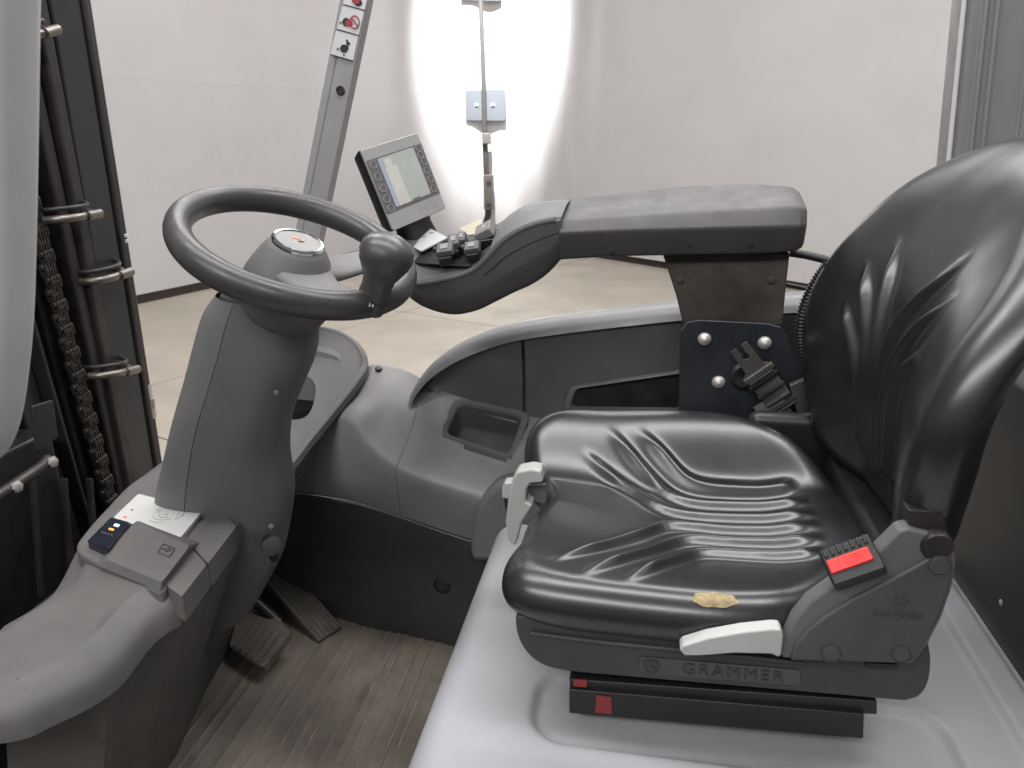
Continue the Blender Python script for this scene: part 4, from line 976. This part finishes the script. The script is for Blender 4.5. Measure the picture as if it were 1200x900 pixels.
# near front post: rounded pale tube bending forward at its foot
ed = [(44, -120), (42, 0), (41, 100), (40, 200), (38.5, 300), (36, 380), (31, 440), (23, 495), (12, 528), (-6, 548), (-40, 566)]
yy = .62; rows = []
e3 = curve([PY(a-11, b, yy) for a, b in ed], 50)
for i, p in enumerate(e3):
    d = (e3[min(i+1, 49)]-e3[max(i-1, 0)]).normalized(); s_ = d.cross(V((0, 1, 0))).normalized()
    if s_.x > 0: s_ = -s_
    rows.append(ringp(p+s_*.042, s_*.042, V((0, .03, 0)), 32, 3.4))
loft('front_post', rows, m_postl, gp, smooth=180, label='pale grey rounded front post close to the camera')

# ---- mast: channel rails, hose, chain, clamps
MS = empty('mast', (-1.2, 1.5, .1), T); MS['label'] = 'dark lifting mast with chain and clamped hoses'
XM = -1.2
def my(px, py=300): return PX(px, py, XM).y
def vrail(name, a, b, x0, x1, m, bev=.006, lean=0):
    rows = []
    for z in (.3, 2.8):
        dy = -lean*(z-PX(60, 300, XM).z)
        rows.append([V((x, my(q)+dy, z)) for x, q in ((x0, a), (x1, a), (x1, b), (x0, b))])
    return loft(name, rows, m, MS, bevel=bev, smooth=40)
ca, cb = PX(37, 245, XM-.02), PX(127, 582, XM-.02); LEAN = (ca.y-cb.y)/(cb.z-ca.z)*-1; LEAN = -(ca.y-cb.y)/(ca.z-cb.z)
vrail('rail_face', 112, 144, -1.26, -1.205, m_steelb); vrail('rail_lip', 99, 111.5, -1.27, -1.20, m_steel, lean=LEAN*.25)
vrail('rail_lip', 86, 98, -1.28, -1.212, m_brown, lean=LEAN*.5); vrail('rail_web', 60, 88, -1.34, -1.26, m_steel, lean=LEAN*.8)
vrail('inner_rail', 70, 82, -1.262, -1.235, m_steel, lean=LEAN*.9); vrail('rail_edge', 144.5, 150, -1.25, -1.199, m_brown, .004)
vrail('back_web', -120, 59, -1.46, -1.38, m_black); vrail('inner_rail', 4, 32, -1.34, -1.26, m_steel, lean=LEAN); vrail('inner_rail', -40, 0, -1.36, -1.25, m_black)
vrail('inner_lip', 33, 37, -1.30, -1.23, m_brown, .003, lean=LEAN)
hy_ = my(153)+.004
tube('hose', [(XM-.02, hy_, 3.2), (XM-.02, hy_, 1.6), (XM-.02, hy_, 1.1), (XM-.02, hy_, .6)], .013, m_hose, MS)
# tie clamps
def clamp(px0, py0, px1, py1):
    a, b = PX(px0, py0, XM+.02), PX(px1, py1, XM+.02)
    pth = [a+V((-.05, -.004, -.004)), a, a.lerp(b, .5)+V((.018, 0, 0)), b, b+V((-.03, .012, .006))]
    tube('hose_clamp', curve(pth, 26), .0085, m_brass, MS, n=10)
    lathe('clamp_screw', a.lerp(b, .8)+V((.022, 0, 0)), (b-a), [(0, -.02), (.010, -.02), (.010, .02), (0, .02)], m_brass, MS, n=10)
    tube('clamp_tail', curve([p+V((-.004, 0, .020)) for p in pth], 20), .005, m_hose, MS, n=8)
for q_ in ((70, 257, 106, 250), (112, 329, 143, 318), (120, 440, 151, 432), (34, 41, 52, 36)): clamp(*q_)
for k, z_ in enumerate((283, 290)):
    p = PX(133, z_, XM+.03); lathe('hose_band', V((XM-.02, hy_, p.z)), (0, 0, 1), [(.014, -.004), (.0152, -.003), (.0152, .003), (.014, .004)], m_stick, MS, n=18)
for (py, r_, h_) in ((468, .016, .02), (482, .020, .012), (494, .017, .016)):
    p = PX(178, py, XM+.03); lathe('hose_fitting', V((XM-.02, hy_, p.z)), (0, 0, 1), [(0, -h_), (r_, -h_), (r_*1.02, 0), (r_, h_), (0, h_)], m_rivet if py != 468 else m_lab, MS, n=6 if py == 482 else 18)
# leaf chain: every link is its own part
lk0 = None
cy = my(51); n_l = 60
lm = None
def chain_mesh():
    bm = bmesh.new(); vs_ = []; fs = []
    def add(rows):
        b_ = len(vs_); a, f = loft_vf(rows); vs_.extend(a); fs.extend([tuple(i+b_ for i in q_) for q_ in f])
    for dy in (-.013, -.004, .005, .013):
        add([rounded([V((dx, dy+e, dz)) for dx, dz in ((-.011, -.019), (.011, -.019), (.011, .019), (-.011, .019))], .009, 3) for e in (0, .0045)])
    add([ringp(V((0, y_, .010)), V((.007, 0, 0)), V((0, 0, .007)), 10) for y_ in (-.021, .022)])
    add([ringp(V((.004, 0, 0)), V((.009, 0, 0)), V((0, .016, 0)), 10), ringp(V((.004, 0, .006)), V((.009, 0, 0)), V((0, .016, 0)), 10)])
    bm.free(); return vs_, fs
vs_, fs = chain_mesh()
base = mesh('chain_link', vs_, fs, m_chain, None, smooth=40); cme = base.data; bpy.data.objects.remove(base)
for i in range(n_l):
    o = bpy.data.objects.new('chain_link', cme); COL.objects.link(o); z_ = .62+i*.0268; o.scale = (.85, .8, .8); o.rotation_euler.x = math.atan(LEAN); o.location = (XM-.02+(.003 if i % 2 else 0), ca.y-LEAN*(z_-ca.z)+(.002 if i % 2 else -.002), z_); put(o, MS)
# carriage bits low on the left
def low(px, py): return PX(px, py, -1.10)
tube('carriage_pipe', [low(-20, 592), low(12, 572), low(48, 548), low(58, 538)], .011, m_steel, MS)
for p in ((14, 570), (56, 541)): lathe('carriage_bolt', low(*p)+V((.01, 0, 0)), (1, 0, .2), [(.011, -.004), (.011, .004), (.006, .007), (0, .007)], m_rivet, MS, n=6)
prism('carriage_plate', [PX(34, 475, -1.17), PX(58, 468, -1.17), PX(64, 512, -1.17), PX(40, 530, -1.17)], (.01, 0, 0), m_steelb, MS, bevel=.004)
box('carriage', (-1.36, .55, .1), (-1.20, my(20), 1.16), m_black, MS, bevel=.01)
for px in (33, 70, 100):
    prism('carriage_rib', [PX(px, 560, -1.195), PX(px+4, 560, -1.195), PX(px+14, 700, -1.195), PX(px+10, 700, -1.195)], (.012, 0, 0), m_steel, MS, bevel=.002)
